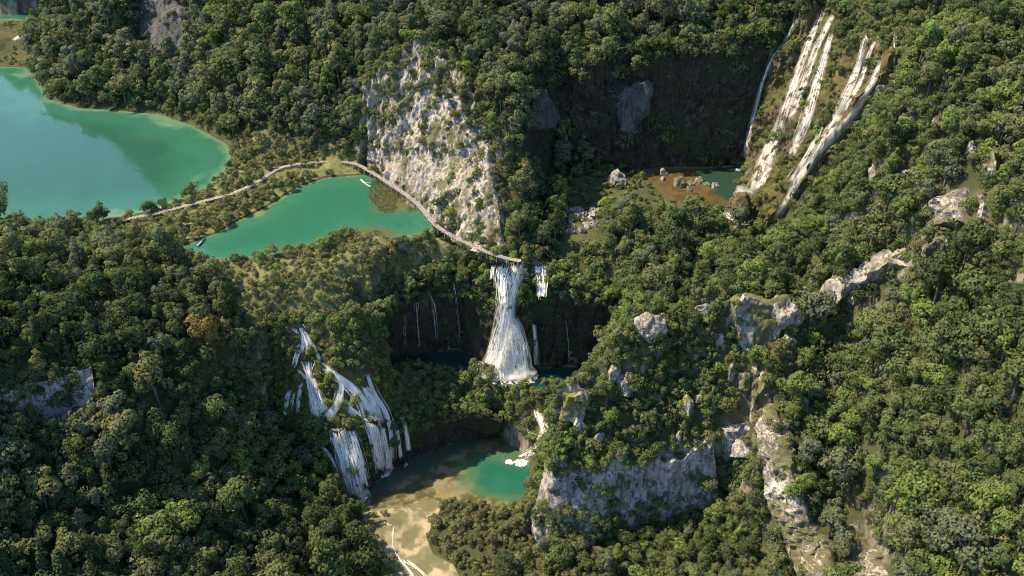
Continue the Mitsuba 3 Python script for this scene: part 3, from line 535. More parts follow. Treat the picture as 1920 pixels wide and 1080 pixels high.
def veil_cover(p, n, uv):
    edge = 1 - dr.abs(uv.x * 2 - 1)
    ends = smoothstep(0.0, .06, uv.y) * smoothstep(1.0, .93, uv.y)
    streak = fbm(p.x * 2.4 + p.y * 1.2, p.y * 1.5, p.z * .16, 4)
    return dr.clip(smoothstep(0.0, .8, edge) * ends * (smoothstep(.3, .64, streak) * .8 + .1), 0, 1)
scene['water_veil'] = dict(type='mask', opacity=proc(veil_cover), nested=dict(type='twosided', nested=dict(type='diffuse', reflectance=dict(type='rgb', value=[.86, .85, .83]))))
scene['thin_veil'] = dict(type='mask', opacity=proc(lambda p, n, uv: veil_cover(p, n, uv) * .62), nested=dict(type='twosided', nested=dict(type='diffuse', reflectance=dict(type='rgb', value=[.84, .81, .77]))))
def spray_cover(p, n, uv):
    return dr.clip(uv.x * smoothstep(.2, .7, fbm(p.x * .4, p.y * .4, p.z * .4, 4)) * .7, 0, 1)
scene['water_spray'] = dict(type='mask', opacity=proc(spray_cover), nested=dict(type='twosided', nested=dict(type='diffuse', reflectance=dict(type='rgb', value=[.82, .82, .81]))))
def spray(u, v, z, r, seed):                                   # drifting droplets: a few thin irregular shells
    c = P(u, v, z); V, Fc, U = [], [], []
    for k in range(3):
        m = trimesh.creation.icosphere(subdivisions=3, radius=1.0); d = np.array(m.vertices)
        q = d * (r * (1 - .24 * k)) * np.array([1.15, .9, .75]) * (1 + (meshkit.fbm(d * 1.6 + seed + k, 3, seed) - .5) * .9)[:, None]
        U.append(np.column_stack([np.clip(1 - .9 * d[:, 2], .1, 1) * np.clip(d[:, 2] + .5, 0, 1), 0 * d[:, 0]]))
        Fc.append(m.faces + sum(len(x) for x in V)); V.append(q + c)
    return trimesh.Trimesh(np.vstack(V), np.vstack(Fc), process=False), np.vstack(U)
def foam(u, v, z, r, seed, flat=.8):
    rng = np.random.default_rng(seed); c = P(u, v, z)
    V, Fc = [], []
    for k in range(int(26 + r * 14)):
        a, d = rng.uniform(0, 6.28), r * rng.uniform(0, 1) ** .7
        x = c + np.array([math.cos(a) * d, math.sin(a) * d * flat, .04 + .004 * k / 10])
        m = trimesh.creation.icosphere(subdivisions=1, radius=1.0)
        vv = np.array(m.vertices) * (1 + rng.uniform(-.25, .25, (len(m.vertices), 1))) * np.array([rng.uniform(.25, .7), rng.uniform(.2, .5), .12 + .25 * max(0, 1 - d / r) * rng.uniform(.3, 1)]) * (1.1 - .5 * d / r)
        base = sum(len(q) for q in V); V.append(vv + x); Fc.append(m.faces + base)
    return trimesh.Trimesh(np.vstack(V), np.vstack(Fc), process=False)
def waterfall(key, label, streams, foams=(), seed=0, cat='waterfall', group=None, mist=(), **kw):
    for k, st in enumerate(streams):
        if max(w for _, _, w in st) >= 4:
            m, uvs = veil(st, kw.get('lift', .5), kw.get('leap', 0)); numb = numbered(f'{key}__veil')
            scene[numb] = mikit.ply(m, 'thin_veil' if key.startswith('tall') else 'water_veil', smooth=True, uv=uvs)
    for k, f in enumerate(mist):
        m, uvs = spray(*f, seed + 70 + k)
        scene[f'{key}__spray' + (f'_{k:03d}' if k else '')] = mikit.ply(m, 'water_spray', smooth=True, uv=uvs)
    for k, st in enumerate(streams):
        scene[f'{key}__stream' + (f'_{k:03d}' if k else '')] = mikit.ply(stream(st, seed + k, **kw), 'white_water', smooth=True)
    for k, f in enumerate(foams):
        scene[f'{key}__foam' + (f'_{k:03d}' if k else '')] = mikit.ply(foam(*f, seed + 50 + k), 'white_water', smooth=True)
    tag(key, label, cat, group)
waterfall('tall_waterfall', 'tall white waterfall, left of two, sliding down the ochre wall into a green pool', [
   [(1548, 6, 7), (1525, 60, 8), (1500, 130, 8), (1470, 220, 11), (1440, 290, 15), (1418, 350, 15), (1404, 372, 13)], [(1566, 20, 4), (1555, 45, 5), (1532, 90, 6), (1512, 150, 7), (1480, 230, 8)],
   [(1505, 22, 5), (1484, 55, 5), (1450, 104, 4), (1426, 165, 4), (1408, 240, 4), (1396, 300, 5)], [(1450, 310, 5), (1432, 335, 6), (1420, 360, 6)], [(1560, 60, 5), (1540, 130, 9), (1512, 230, 10), (1480, 300, 8)]], [(1396, 368, BIG_Z, 2.6), (1386, 318, BIG_Z, 1.0)], 1000, dens=.55, fine=.6, lift=.5, mist=[(1402, 362, BIG_Z + 1, 3.0)])
waterfall('tall_waterfall_001', 'tall white waterfall, right of two, spreading down the ochre wall beside the forest', [
   [(1645, 50, 3), (1622, 70, 5), (1613, 115, 6), (1592, 170, 8), (1566, 230, 9), (1535, 285, 8), (1500, 330, 7), (1475, 380, 8), (1448, 420, 9)], [(1655, 105, 4), (1640, 150, 6), (1605, 205, 7), (1560, 260, 7), (1520, 300, 6), (1490, 345, 5)],
   [(1650, 62, 3), (1630, 100, 4), (1618, 150, 5), (1580, 215, 6)], [(1545, 225, 5), (1530, 265, 5), (1510, 300, 6), (1480, 345, 5)], [(1680, 66, 2), (1678, 100, 2), (1674, 128, 2)]], [], 1100, dens=.5, fine=.6, lift=.5)
waterfall('central_waterfall', 'broad white waterfall dropping from the pond plateau into the dark basin', [
   [(978, 490, 17), (963, 520, 15), (952, 560, 17), (945, 600, 17), (935, 640, 16), (922, 680, 20)], [(955, 585, 12), (966, 622, 17), (972, 660, 20), (970, 702, 24)], [(1010, 492, 13), (1018, 520, 10), (1014, 548, 7)],
   [(945, 492, 10), (940, 520, 8), (945, 560, 8)], [(950, 610, 12), (948, 660, 18), (945, 702, 24)], [(940, 650, 14), (925, 680, 18), (915, 694, 20)], [(926, 490, 3), (922, 515, 3)]], [(950, 708, BASIN_Z, 4.6), (912, 692, BASIN_Z, 3.0), (982, 710, BASIN_Z, 3.4)], 1200, dens=2.0, leap=4.0, mist=[(930, 698, BASIN_Z + 1, 3.8), (974, 704, BASIN_Z + 1, 3.6), (905, 690, BASIN_Z + .5, 2.4)])
for k, st in enumerate([[(779, 560, 1.5), (782, 600, 2.5), (786, 655, 3.5)], [(848, 520, 1.5), (858, 560, 2.5), (868, 645, 3)], [(800, 540, 2), (812, 570, 3), (818, 640, 3)], [(756, 580, 2), (758, 660, 3)], [(1000, 600, 3), (1003, 640, 4), (1005, 690, 5)], [(1060, 590, 2), (1064, 640, 2), (1066, 686, 3)]]):
    waterfall('thin_waterfall' + (f'_{k:03d}' if k else ''), ['thin veil of water in the dark grotto, longest of those left of the central waterfall', 'thin veil of water hanging nearest left of the central waterfall', 'faint veil of water between two longer ones in the dark grotto', 'faint veil of water at the far left end of the dark grotto', 'faint veil of water just right of the central waterfall', 'faint veil of water at the right end of the dark cave'][k], [st], [(st[-1][0], st[-1][1] + 4, BASIN_Z, .9)] if k < 2 else [], 1300 + k * 5, fine=.35, dens=.6 if k < 2 else .4, lift=.6)
waterfall('stepped_cascade', 'white stepped cascade pouring through bushes down the left wall into the lower pool', [
   [(562, 608, 3), (572, 625, 7), (580, 650, 12), (574, 668, 15)], [(576, 672, 10), (580, 700, 4), (588, 735, 7), (600, 772, 14), (606, 788, 18)], [(606, 676, 6), (622, 698, 9), (652, 716, 10), (680, 752, 9), (692, 784, 10), (705, 815, 11), (714, 886, 11)],
   [(640, 712, 6), (640, 740, 8), (628, 768, 10), (608, 788, 12)], [(634, 798, 13), (648, 850, 17), (660, 900, 17), (670, 934, 15)], [(686, 696, 3), (700, 740, 5), (722, 770, 4), (732, 802, 4), (735, 866, 5)], [(714, 796, 7), (725, 850, 7), (729, 886, 8)],
   [(680, 720, 6), (700, 760, 8), (712, 795, 8)], [(602, 832, 2), (622, 850, 3), (638, 900, 5)],
   [(612, 690, 3), (640, 705, 5), (665, 725, 6), (690, 760, 6), (705, 790, 8)], [(660, 715, 3), (668, 742, 5), (650, 772, 4)], [(640, 742, 5), (655, 766, 6), (690, 792, 7)], [(690, 800, 4), (705, 850, 4), (710, 885, 4)], [(622, 812, 4), (640, 850, 4), (655, 905, 5)],
   [(655, 800, 8), (672, 860, 9), (682, 915, 8)], [(558, 690, 2), (566, 702, 3), (580, 712, 3)], [(548, 612, 2), (562, 628, 3)], [(585, 700, 4), (600, 740, 5), (612, 775, 6)], [(566, 640, 4), (556, 662, 4), (552, 690, 3)], [(584, 640, 4), (598, 662, 3), (604, 680, 4)], [(568, 712, 3), (562, 745, 3), (560, 780, 4)], [(742, 800, 3), (748, 835, 3), (750, 862, 4)]], [(672, 932, POOL_Z, 2.2), (716, 888, POOL_Z, 1.8), (735, 868, POOL_Z, 1.0)], 1400, dens=2.8, mist=[(674, 928, POOL_Z + .5, 2.2), (716, 884, POOL_Z + .5, 2.0)])
waterfall('side_waterfall', 'small twin waterfall at the left end of the stepped cascade', [[(548, 724, 3), (538, 748, 4), (536, 784, 4)], [(553, 728, 2), (550, 750, 3), (546, 775, 3)]], [], 1500, dens=1.6, fine=.7)
waterfall('side_waterfall_001', 'thin waterfall at the right end of the stepped cascade', [[(752, 775, 3), (760, 800, 4), (766, 850, 5)]], [], 1510, dens=.8, fine=.6)
waterfall('rapids', 'white rapids running down beside the mossy mound into the green lower pool', [[(1004, 762, 6), (1012, 785, 9), (1030, 806, 8), (1022, 828, 8), (996, 848, 8), (968, 862, 12)], [(1010, 770, 6), (1022, 800, 6), (1010, 835, 6), (990, 858, 8)], [(978, 802, 2), (990, 812, 3), (1012, 822, 3)]], [(978, 868, POOL_Z, 1.7), (955, 867, POOL_Z, 1.0)], 1520, dens=1.1, cat='rapids', lift=.2)
waterfall('rapids_001', 'white broken water of the stream leaving the lower pool', [[(738, 985, 1.5), (735, 1030, 2), (750, 1052, 3), (775, 1078, 3.5), (790, 1120, 3.5)], [(715, 978, 2), (740, 990, 1.5)], [(760, 1050, 2), (800, 1085, 3.5), (820, 1120, 3.5)], [(748, 1045, 2), (765, 1062, 3), (790, 1072, 3)]], [], 1540, dens=.6, cat='rapids', lift=.12, fine=.8)
waterfall('rapids_002', 'thin white rills running out of the orange pool past a brown boulder', [[(1352, 394, 2), (1366, 412, 3), (1392, 424, 4)], [(1360, 392, 2), (1380, 420, 3)], [(1390, 424, 3), (1368, 432, 4)]], [], 1560, dens=1.6, cat='rapids', lift=.2, fine=.8)
waterfall('distant_waterfall', 'tiny white waterfall by the far lake in the upper left corner', [[(44, 66, 3), (30, 74, 6), (24, 80, 5)], [(50, 84, 2), (48, 88, 2)]], [], 1580, dens=1.5)
fallen = np.array(fallen)

# ------------------------------------------------------------------ boardwalk, people, fallen logs
scene['old_wood'] = dict(type='twosided', nested=dict(type='principled', roughness=.85, base_color=proc(lambda p, n, uv: mix((.3, .27, .22), (.5, .46, .385), fbm(p.x * 2.5, p.y * 2.5, p.z * 2, 3)))))
walk_px = [(205, 417), (250, 408), (300, 399), (360, 382), (430, 365), (470, 348), (500, 330), (520, 315), (550, 308), (590, 304), (628, 301), (668, 306), (700, 318), (730, 337), (760, 357), (788, 378), (806, 401), (822, 420), (850, 437), (880, 452), (915, 467), (950, 480), (985, 486)]
walk_px = [(u - (4 if u > 690 else 0), v + (4 if u > 690 else 0)) for u, v in walk_px]
walk = np.array([P(u, v, 49.4 - (0 if u < 800 else (u - 800) * .006)) for u, v in walk_px])
walk = resample(walk, 420); walk = gaussian_filter(walk, (5, 0), mode='nearest')
def box_at(c, ax, ay, az, hx, hy, hz):
    m = trimesh.creation.box(extents=(2 * hx, 2 * hy, 2 * hz))
    M = np.eye(4); M[:3, 0], M[:3, 1], M[:3, 2], M[:3, 3] = ax, ay, az, c
    return m.apply_transform(M)
tan = nrm(np.gradient(walk, axis=0)); side = nrm(np.cross(tan, [0, 0, 1.0])); up = np.cross(side, tan)
rng = np.random.default_rng(5)
seg = np.linalg.norm(walk[-1] - walk[-2])
planks = []
for i in range(len(walk)):
    for k in range(2):
        c = walk[i] + tan[i] * seg * (k * .5 - .25) + up[i] * rng.uniform(-.02, .02)
        planks.append(box_at(c, tan[i], side[i], up[i], seg * .22, .62 + rng.uniform(-.05, .05), .04))
scene['boardwalk__deck'] = mikit.ply(trimesh.util.concatenate(planks), 'old_wood'); labels['boardwalk__deck'] = {'kind': 'stuff'}
scene['boardwalk__beam'] = mikit.ply(trimesh.util.concatenate([box_at((walk[i] + walk[i + 4]) / 2 + side[i] * sgn * .5 - up[i] * .13, tan[i], side[i], up[i], seg * 2.05, .07, .08) for i in range(0, 416, 4) for sgn in (-1, 1)]), 'old_wood'); labels['boardwalk__beam'] = {'kind': 'stuff'}
scene['boardwalk__post'] = mikit.ply(trimesh.util.concatenate([trimesh.creation.cylinder(.09, 1.6, sections=7).apply_translation(walk[i] + side[i] * sgn * .55 - np.array([0, 0, .9])) for i in range(0, 420, 8) for sgn in (-1, 1)]), 'old_wood'); labels['boardwalk__post'] = {'kind': 'stuff'}
tag('boardwalk', 'pale wooden boardwalk curving between the lake, the pond and the foot of the pale cliff', 'boardwalk')

import manifold3d as m3
def limbs(bones, fine=.05):
    body = None
    for (a, ra), (b, rb) in bones:
        s = [m3.Manifold.sphere(r, 10).translate([float(x) for x in q]) for q, r in ((a, ra), (b, rb))]
        h = m3.Manifold.batch_hull(s); body = h if body is None else body + h
    m = body.refine_to_length(fine).to_mesh()
    t = trimesh.Trimesh(np.array(m.vert_properties[:, :3]), np.array(m.tri_verts), process=True)
    return trimesh.smoothing.filter_taubin(t, iterations=6)
def col(key, rgb):
    scene[key] = dict(type='twosided', nested=dict(type='principled', base_color=dict(type='rgb', value=list(rgb)), roughness=.8))
col('skin', (.45, .28, .2)); col('hair', (.06, .04, .03))
for n_, c_ in dict(white=(.75, .74, .7), blue=(.08, .15, .35), red=(.5, .07, .05), dark=(.04, .045, .06), sand=(.4, .33, .22), green=(.08, .2, .1)).items(): col('cloth_' + n_, c_)
def person(key, at_, heading, shirt, legs, label, stride=.2, arm=.15):
    A = lambda x, y, z: np.array([x, y, z])
    hips, neck = A(0, 0, .95), A(0, .02, 1.46)
    LR = (-1, 1)
    skin = [((A(0, .02, 1.44), .055), (A(0, .03, 1.56), .055)), ((A(0, .03, 1.62), .088), (A(0, .05, 1.70), .092)), ((A(0, .12, 1.64), .02), (A(0, .13, 1.61), .022)), ((hips, .12), (A(0, 0, 1.2), .11)), ((A(0, 0, 1.2), .11), (A(0, 0, 1.38), .1))]
    top, low = [((A(-.05, 0, 1.0), .13), (A(.05, 0, 1.0), .13)), ((A(-.07, 0, 1.18), .12), (A(.07, 0, 1.18), .12)), ((A(-.14, 0, 1.38), .09), (A(.14, 0, 1.38), .09)), ((A(0, 0, 1.0), .15), (A(0, 0, 1.34), .145))], [((A(-.06, 0, .93), .135), (A(.06, 0, .93), .135))]
    for s in LR:
        hip, kn, an = A(.1 * s, 0, .92), A(.1 * s, stride * s * .55 + .03, .5), A(.1 * s, stride * s, .09)
        sh, el, wr = A(.2 * s, 0, 1.4), A(.26 * s, -arm * s * .6, 1.13), A(.25 * s, -arm * s + .1, .9)
        skin += [((hip, .09), (kn, .06)), ((kn, .058), (an, .042)), ((an, .042), (an + A(.01 * s, .15, -.05), .035)), ((sh, .055), (el, .042)), ((el, .042), (wr, .03)), ((wr, .032), (wr + A(0, .02, -.08), .03))]
        for k in range(4): skin.append(((wr + A(0, .035 - .022 * k, -.09), .011), (wr + A(-.01 * s, .045 - .024 * k, -.165 + .012 * abs(k - 1.3)), .009)))
        skin.append(((wr + A(0, .03, -.03), .012), (wr + A(0, .075, -.085), .01)))
        top += [((sh, .075), (A(.24 * s, -arm * s * .4, 1.2), .062))]
        low += [((hip, .11), (kn, .078)), ((kn, .076), (an + A(0, 0, .08), .058))]
    hair = [((A(0, .01, 1.72), .095), (A(0, .05, 1.735), .085)), ((A(0, -.01, 1.66), .085), (A(0, .0, 1.7), .09))]
    M = T().translate(list(map(float, at_))).rotate([0, 0, 1], heading)
    for part, bones, b in (('body', skin, 'skin'), ('shirt', top, 'cloth_' + shirt), ('trousers', low, 'cloth_' + legs), ('hair', hair, 'hair')):
        k = (part, stride, arm)
        if k not in figure: figure[k] = limbs(bones, .06 if part != 'body' else .04)
        scene[f'{key}__{part}'] = mikit.ply(figure[k], b, smooth=50, to_world=M)
    tag(key, label, 'person')
figure = {}
for k, (u, v, sh, lg, sd, txt) in enumerate([(303, 398, 'white', 'dark', .2, 'person in a white top standing on the boardwalk between lake and pond'), (277, 403, 'blue', 'sand', .2, 'person in a blue top on the boardwalk nearest the left forest'), (312, 396, 'dark', 'dark', .2, 'person in dark clothes beside the one in white on the boardwalk'),
    (585, 303, 'red', 'dark', .25, 'person in a red top where the boardwalk bends behind the pond'), (842, 432, 'white', 'blue', .25, 'person in a white top on the boardwalk where it leaves the pond'), (857, 440, 'dark', 'sand', .2, 'person in a dark top with pale trousers below the cliff'),
    (872, 447, 'blue', 'dark', .25, 'person in a blue top walking under the pale cliff'), (893, 457, 'red', 'sand', .2, 'person in a red top under the pale cliff'), (912, 465, 'white', 'dark', .25, 'person in a white top near the central waterfall'), (930, 472, 'green', 'dark', .2, 'person in a green top closest to the central waterfall')]):
    q = P(u, v, 49); i = np.argmin(np.linalg.norm(walk[:, :2] - q[:2], axis=1))
    person('person' + (f'_{k:03d}' if k else ''), walk[i] + side[i] * (.25 if k % 2 else -.25) + np.array([0, 0, .05]), math.degrees(math.atan2(-tan[i][0], tan[i][1])) + (180 if k % 3 == 0 else 0), sh, lg, txt, sd)

def log(key, a, b, r, label, limbs_=2, seed=0):
    rng = np.random.default_rng(seed)
    def tube(p, q, r0, r1, n=9):
        t = np.linspace(0, 1, n)[:, None]; c = p * (1 - t) + q * t + gaussian_filter(rng.normal(0, r0 * .8, (n, 3)), (1.5, 0))
        d = nrm(q - p); x = nrm(np.cross(d, [0, 0, 1.0])); y = np.cross(d, x)
        ang = np.arange(8) * math.pi / 4
        ring = (np.cos(ang)[:, None] * x + np.sin(ang)[:, None] * y)
        V = c[:, None] + ring[None] * (r0 + (r1 - r0) * t)[:, :, None] * (1 + rng.uniform(-.12, .12, (n, 8, 1)))
        k = np.arange(n * 8).reshape(n, 8); k2 = np.roll(k, -1, 1)
        f = np.vstack([np.stack([k[:-1], k2[:-1], k2[1:]], -1).reshape(-1, 3), np.stack([k[:-1], k2[1:], k[1:]], -1).reshape(-1, 3)])
        e = np.array([[k[0, 0], k[0, i + 1], k[0, i]] for i in range(1, 7)] + [[k[-1, 0], k[-1, i], k[-1, i + 1]] for i in range(1, 7)])
        return trimesh.Trimesh(V.reshape(-1, 3), np.vstack([f, e]), process=False)
    ms = [tube(a, b, r, r * .55)]
    for k in range(limbs_):
        p = a + (b - a) * rng.uniform(.4, .95)
        ms.append(tube(p, p + (b - a) * rng.uniform(.15, .3) + np.array([rng.normal(), rng.normal(), rng.uniform(.2, .8)]) * r * 4, r * .4, r * .15, 5))
    scene[key] = mikit.ply(trimesh.util.concatenate(ms), 'old_wood', smooth=40); tag(key, label, 'log')
log('fallen_log', P(286, 199, 48.6), P(330, 210, 48.3), .3, 'pale fallen trunk lying along the far shore of the lake', 3, 1)
log('fallen_log_001', P(205, 206, 48.5), P(232, 190, 49.5), .25, 'pale fallen trunk leaning from the bank into the lake', 2, 2)
log('fallen_log_002', P(676, 336, 47.2), P(694, 352, 47.1), .3, 'pale fallen trunk floating in the pond near the boardwalk', 2, 3)
log('fallen_log_003', P(750, 857, .25), P(776, 847, .3), .28, 'pale fallen trunk in the shaded corner of the lower pool', 2, 4)
log('fallen_log_004', P(1360, 436, 51), P(1400, 420, 50.5), .35, 'bare pale trunk lying below the pool of the tall waterfall', 3, 5)
log('fallen_log_005', P(368, 462, 47.4), P(382, 450, 47.3), .3, 'pale trunk at the left tip of the pond', 1, 6)
log('fallen_log_006', P(800, 970, .3), P(812, 962, .7), .25, 'dark trunk beside the tan river bed', 1, 7)

# ------------------------------------------------------------------ trees and shrubs: shapes
def blades(centres, normals, sizes, rng):
    n = len(centres)
    t = nrm(np.cross(normals, rng.normal(size=(n, 3)))); b = np.cross(normals, t)
    s = sizes[:, None]; asp = rng.uniform(.55, .9, (n, 1))
    return np.stack([centres - t * s, centres - b * s * asp + normals * s * .12, centres + t * s, centres + b * s * asp + normals * s * .12], 1)
def crown(seed, H, R, leaves, size, base=.28, tip=1.0, puffs=26, tall=1.0):
    """Leaf clumps on many lumps spread through a crown of height H and radius R."""
    rng = np.random.default_rng(seed)
    d = nrm(rng.normal(size=(puffs, 3))); d[:, 2] = np.where(d[:, 2] < -.35, -d[:, 2], d[:, 2])
    lob = 1 + .36 * np.cos(2 * np.arctan2(d[:, 1], d[:, 0]) + rng.uniform(0, 6)) + rng.uniform(-.16, .22, puffs)
    cz = H * (base + (1 - base) * .48)
    rad = rng.uniform(.45, .86, puffs) * lob
    c = d * rad[:, None] * np.array([R, R, H * (1 - base) * .5 * tall])
    c[:, :2] *= (1 - (1 - tip) * np.clip(c[:, 2:] / (H * .36), -.3, 1))
    c[:, 2] += cz
    pr = rng.uniform(.24, .44, puffs) * R
    share = pr ** 2 / (pr ** 2).sum()
    Q, C, N = [], [], []
    for k in range(puffs):
        n = max(6, int(leaves * share[k]))
        o = nrm(rng.normal(size=(n, 3)) + d[k] * .35 + np.array([0, 0, .3]))
        p = c[k] + o * (pr[k] * rng.uniform(.62, 1.12, n) ** .6)[:, None] * np.array([1, 1, .85])
        nn = nrm(o + rng.normal(size=(n, 3)) * .42)
        Q.append(blades(p, nn, rng.uniform(.65, 1.35, n) * size, rng)); N.append(nrm(nn + o * 1.3 + d[k] * .5))
        tone = (1 + rng.normal(0, .1)) * (1 + rng.normal(0, .13, n)); warm = rng.normal(0, .06, n) + rng.normal(0, .05)
        C.append(np.stack([tone * (1 + warm), tone, tone * (1 - warm)], 1))
    Q, C = np.concatenate(Q), np.concatenate(C)
    f = np.arange(len(Q) * 4).reshape(-1, 4)
    return Q.reshape(-1, 3), np.vstack([f[:, [0, 1, 2]], f[:, [0, 2, 3]]]), np.repeat(C, 4, 0), np.repeat(np.concatenate(N), 4, 0)
def conifer(seed, H, R, leaves, size):
    rng = np.random.default_rng(seed); Q, C, N = [], [], []
    tiers = 11
    for k in range(tiers):
        z = H * (.2 + .78 * k / tiers); r = R * (1 - k / tiers) ** .8 + .15
        for a in np.linspace(0, 6.28, 7, endpoint=False) + rng.uniform(0, 1):
            n = max(3, int(leaves / (tiers * 7) * (1.5 - k / tiers)))
            t = rng.uniform(.15, 1, n) ** .7; a2 = a + rng.normal(0, .28, n)
            p = np.stack([np.cos(a2) * r * t, np.sin(a2) * r * t, z - .22 * r * t + rng.normal(0, .14, n)], 1)
            nn = nrm(np.stack([np.cos(a2) * .5, np.sin(a2) * .5, np.ones(n)], 1) + rng.normal(size=(n, 3)) * .35)
            Q.append(blades(p, nn, rng.uniform(.7, 1.3, n) * size, rng)); tone = 1 + rng.normal(0, .16, n); C.append(np.stack([tone] * 3, 1)); N.append(nn)
    Q, C = np.concatenate(Q), np.concatenate(C); f = np.arange(len(Q) * 4).reshape(-1, 4)
    return Q.reshape(-1, 3), np.vstack([f[:, [0, 1, 2]], f[:, [0, 2, 3]]]), np.repeat(C, 4, 0), np.repeat(np.concatenate(N), 4, 0)
def trunk(seed, H, R, limbs_=4):
    rng = np.random.default_rng(seed); ms = []
    def taper(a, b, r0, r1, n=6):
        d = nrm(b - a); x = nrm(np.cross(d, [.3, .9, .1])); y = np.cross(d, x); ang = np.arange(n) * 2 * math.pi / n
        ring = np.cos(ang)[:, None] * x + np.sin(ang)[:, None] * y; m = (a + b) / 2 + x * rng.normal(0, .1)
        V = np.vstack([a + ring * r0, m + ring * (r0 + r1) / 2, b + ring * r1]); k = np.arange(3 * n).reshape(3, n); k2 = np.roll(k, -1, 1)
        return trimesh.Trimesh(V, np.vstack([np.stack([k[:-1], k2[:-1], k2[1:]], -1).reshape(-1, 3), np.stack([k[:-1], k2[1:], k[1:]], -1).reshape(-1, 3)]), process=False)
    top = np.array([rng.normal(0, .2), rng.normal(0, .2), H * .72]); ms.append(taper(np.array([0, 0, -1.2]), top, .028 * H, .009 * H))
    for k in range(limbs_):
        a = rng.uniform(0, 6.28); z = H * rng.uniform(.22, .5); p = np.array([0, 0, z])
        ms.append(taper(p, p + np.array([math.cos(a) * R * .7, math.sin(a) * R * .7, H * rng.uniform(.15, .3)]), .012 * H, .004 * H, 5))
    return trimesh.util.concatenate(ms)
TONES = dict(dark=(.084, .117, .052), mid=(.13, .174, .07), olive=(.17, .196, .09), grey=(.155, .185, .113), fresh=(.187, .252, .08), yellow=(.25, .2, .075), brown=(.175, .172, .085), meadow=(.235, .24, .11))
group_of = {}
def species(name, mesh, tr, tones):
    V, Fc, C, N = mesh
    for t in tones:
        k = f'{name}_{t}'
        path = meshkit.write_ply((V, Fc), False, None, np.clip(C * np.array(TONES[t]), .004, .9), normals=N)
        g = {'type': 'shapegroup', 'crown': {'type': 'ply', 'filename': path, 'face_normals': False, 'bsdf': {'type': 'ref', 'id': 'leaf'}}}
        if tr is not None: g['trunk'] = mikit.ply(tr, 'bark', smooth=True)
        scene[k] = g
BROAD = [(8.0, 2.7, 26, 1.0), (7.0, 3.0, 30, 1.0), (9.0, 2.5, 24, .75), (7.5, 2.6, 20, .9)]
for i, (H, R, pf, tip) in enumerate(BROAD):
    species(f'near{i}', crown(50 + i, H, R, 1050, .25, .12, tip, pf), trunk(80 + i, H, R), ('dark', 'mid', 'olive', 'grey', 'fresh', 'yellow') if i < 2 else ('dark', 'mid', 'olive', 'grey', 'fresh'))
    if i < 3: species(f'away{i}', crown(60 + i, H, R, 560, .36, .14, tip, pf), trunk(80 + i, H, R, 2), ('dark', 'mid', 'olive', 'grey', 'fresh'))
species('conifer0', conifer(70, 10.5, 2.3, 1100, .26), trunk(88, 10.5, 1.0, 0), ('dark', 'mid'))
for i in range(3):
    species(f'bush{i}', crown(90 + i, 2.3, 1.7, 420, .19, .0, 1.0, 14, 1.15), None, ('dark', 'mid', 'olive', 'grey', 'fresh', 'brown', 'meadow'))

# ------------------------------------------------------------------ where they grow
rng = np.random.default_rng(2024)
tm = grid_mesh(np.stack([XX, YY, HH], -1))
tri = tm.triangles; cen = tri.mean(1)
pu, pv, pw = project(cen)
use = (pw > 30) & (pu > -420) & (pu < 2300) & (pv > -330) & (pv < 1420) & (cen[:, 1] > 60) & (cen[:, 1] < 440)
use |= (cen[:, 1] >= 300) & (cen[:, 1] < 450) & (cen[:, 0] > -240) & (cen[:, 0] < 20)
tri = tri[use]; area = np.linalg.norm(np.cross(tri[:, 1] - tri[:, 0], tri[:, 2] - tri[:, 0]), axis=1) / 2
def scatter(n, seed):
    r = np.random.default_rng(seed)
    k = r.choice(len(tri), n, p=area / area.sum()); a, b = r.uniform(size=(2, n)); flip = a + b > 1; a[flip], b[flip] = 1 - a[flip], 1 - b[flip]
    t = tri[k]; nz = nrm(np.cross(t[:, 1] - t[:, 0], t[:, 2] - t[:, 0]))
    return t[:, 0] + (t[:, 1] - t[:, 0]) * a[:, None] + (t[:, 2] - t[:, 0]) * b[:, None], np.where(nz[:, 2:] < 0, -nz, nz)
WATERS = [LAKE, POND, FARL, POOL, BASIN, BIG]
wet = shapely.union_all([w.buffer(.5) for w in WATERS])
wet_tree = shapely.union_all([w.buffer(1.2) for w in WATERS])
open_view = shapely.union_all([LAKE, POND, shapely.affinity.translate(POND, 0, -4), shapely.affinity.translate(POND, 0, -8), shapely.affinity.translate(LAKE, 0, -5), shapely.affinity.translate(BIG, 0, -5), POOL.buffer(3), shapely.affinity.translate(POOL, 0, -6)])
wallpts = np.vstack([w.vertices[::3] for w in walls.values()]); wall_tree = cKDTree(wallpts)
rock_tree = cKDTree(np.array([p for p, _ in rocks])); rock_r = np.array([r for _, r in rocks])
fall_tree = cKDTree(fallen); walk_tree = cKDTree(walk)
keep_xy = np.vstack([np.array([q[:2] + [0, -dy] for q, r in rocks for dy in (2.5, 5)]), np.vstack([walls[k].vertices[::4, :2] + [0, -dy] for k in ('ridge_cliff', 'pale_cliff', 'far_cliff', 'waterfall_cliff') for dy in (2, 4)])])
keep_tree, walk_front = cKDTree(keep_xy), cKDTree(np.vstack([walk[:, :2] + [0, -dy] for dy in (1, 2, 3)]))
def clear(p, margin, k):                                       # distance kept from rocks, falling water and the boardwalk
    d, i = rock_tree.query(p); ok = d > rock_r[i] * .8 + margin * .35
    ok &= fall_tree.query(p)[0] > margin * .55 + .4
    ok &= walk_tree.query(p)[0] > margin * .7 + .5
    if margin > 2: ok &= keep_tree.query(p[:, :2])[0] > 1.7
    ok &= walk_front.query(p[:, :2])[0] > (2.0 if margin > 2 else .9)
    return ok
plateau = poly2([(395, 492), (480, 494), (560, 478), (610, 466), (690, 434), (740, 460), (830, 440), (930, 486), (862, 502), (790, 517), (748, 548), (705, 592), (620, 604), (500, 596), (455, 560), (400, 515)], 47.5)
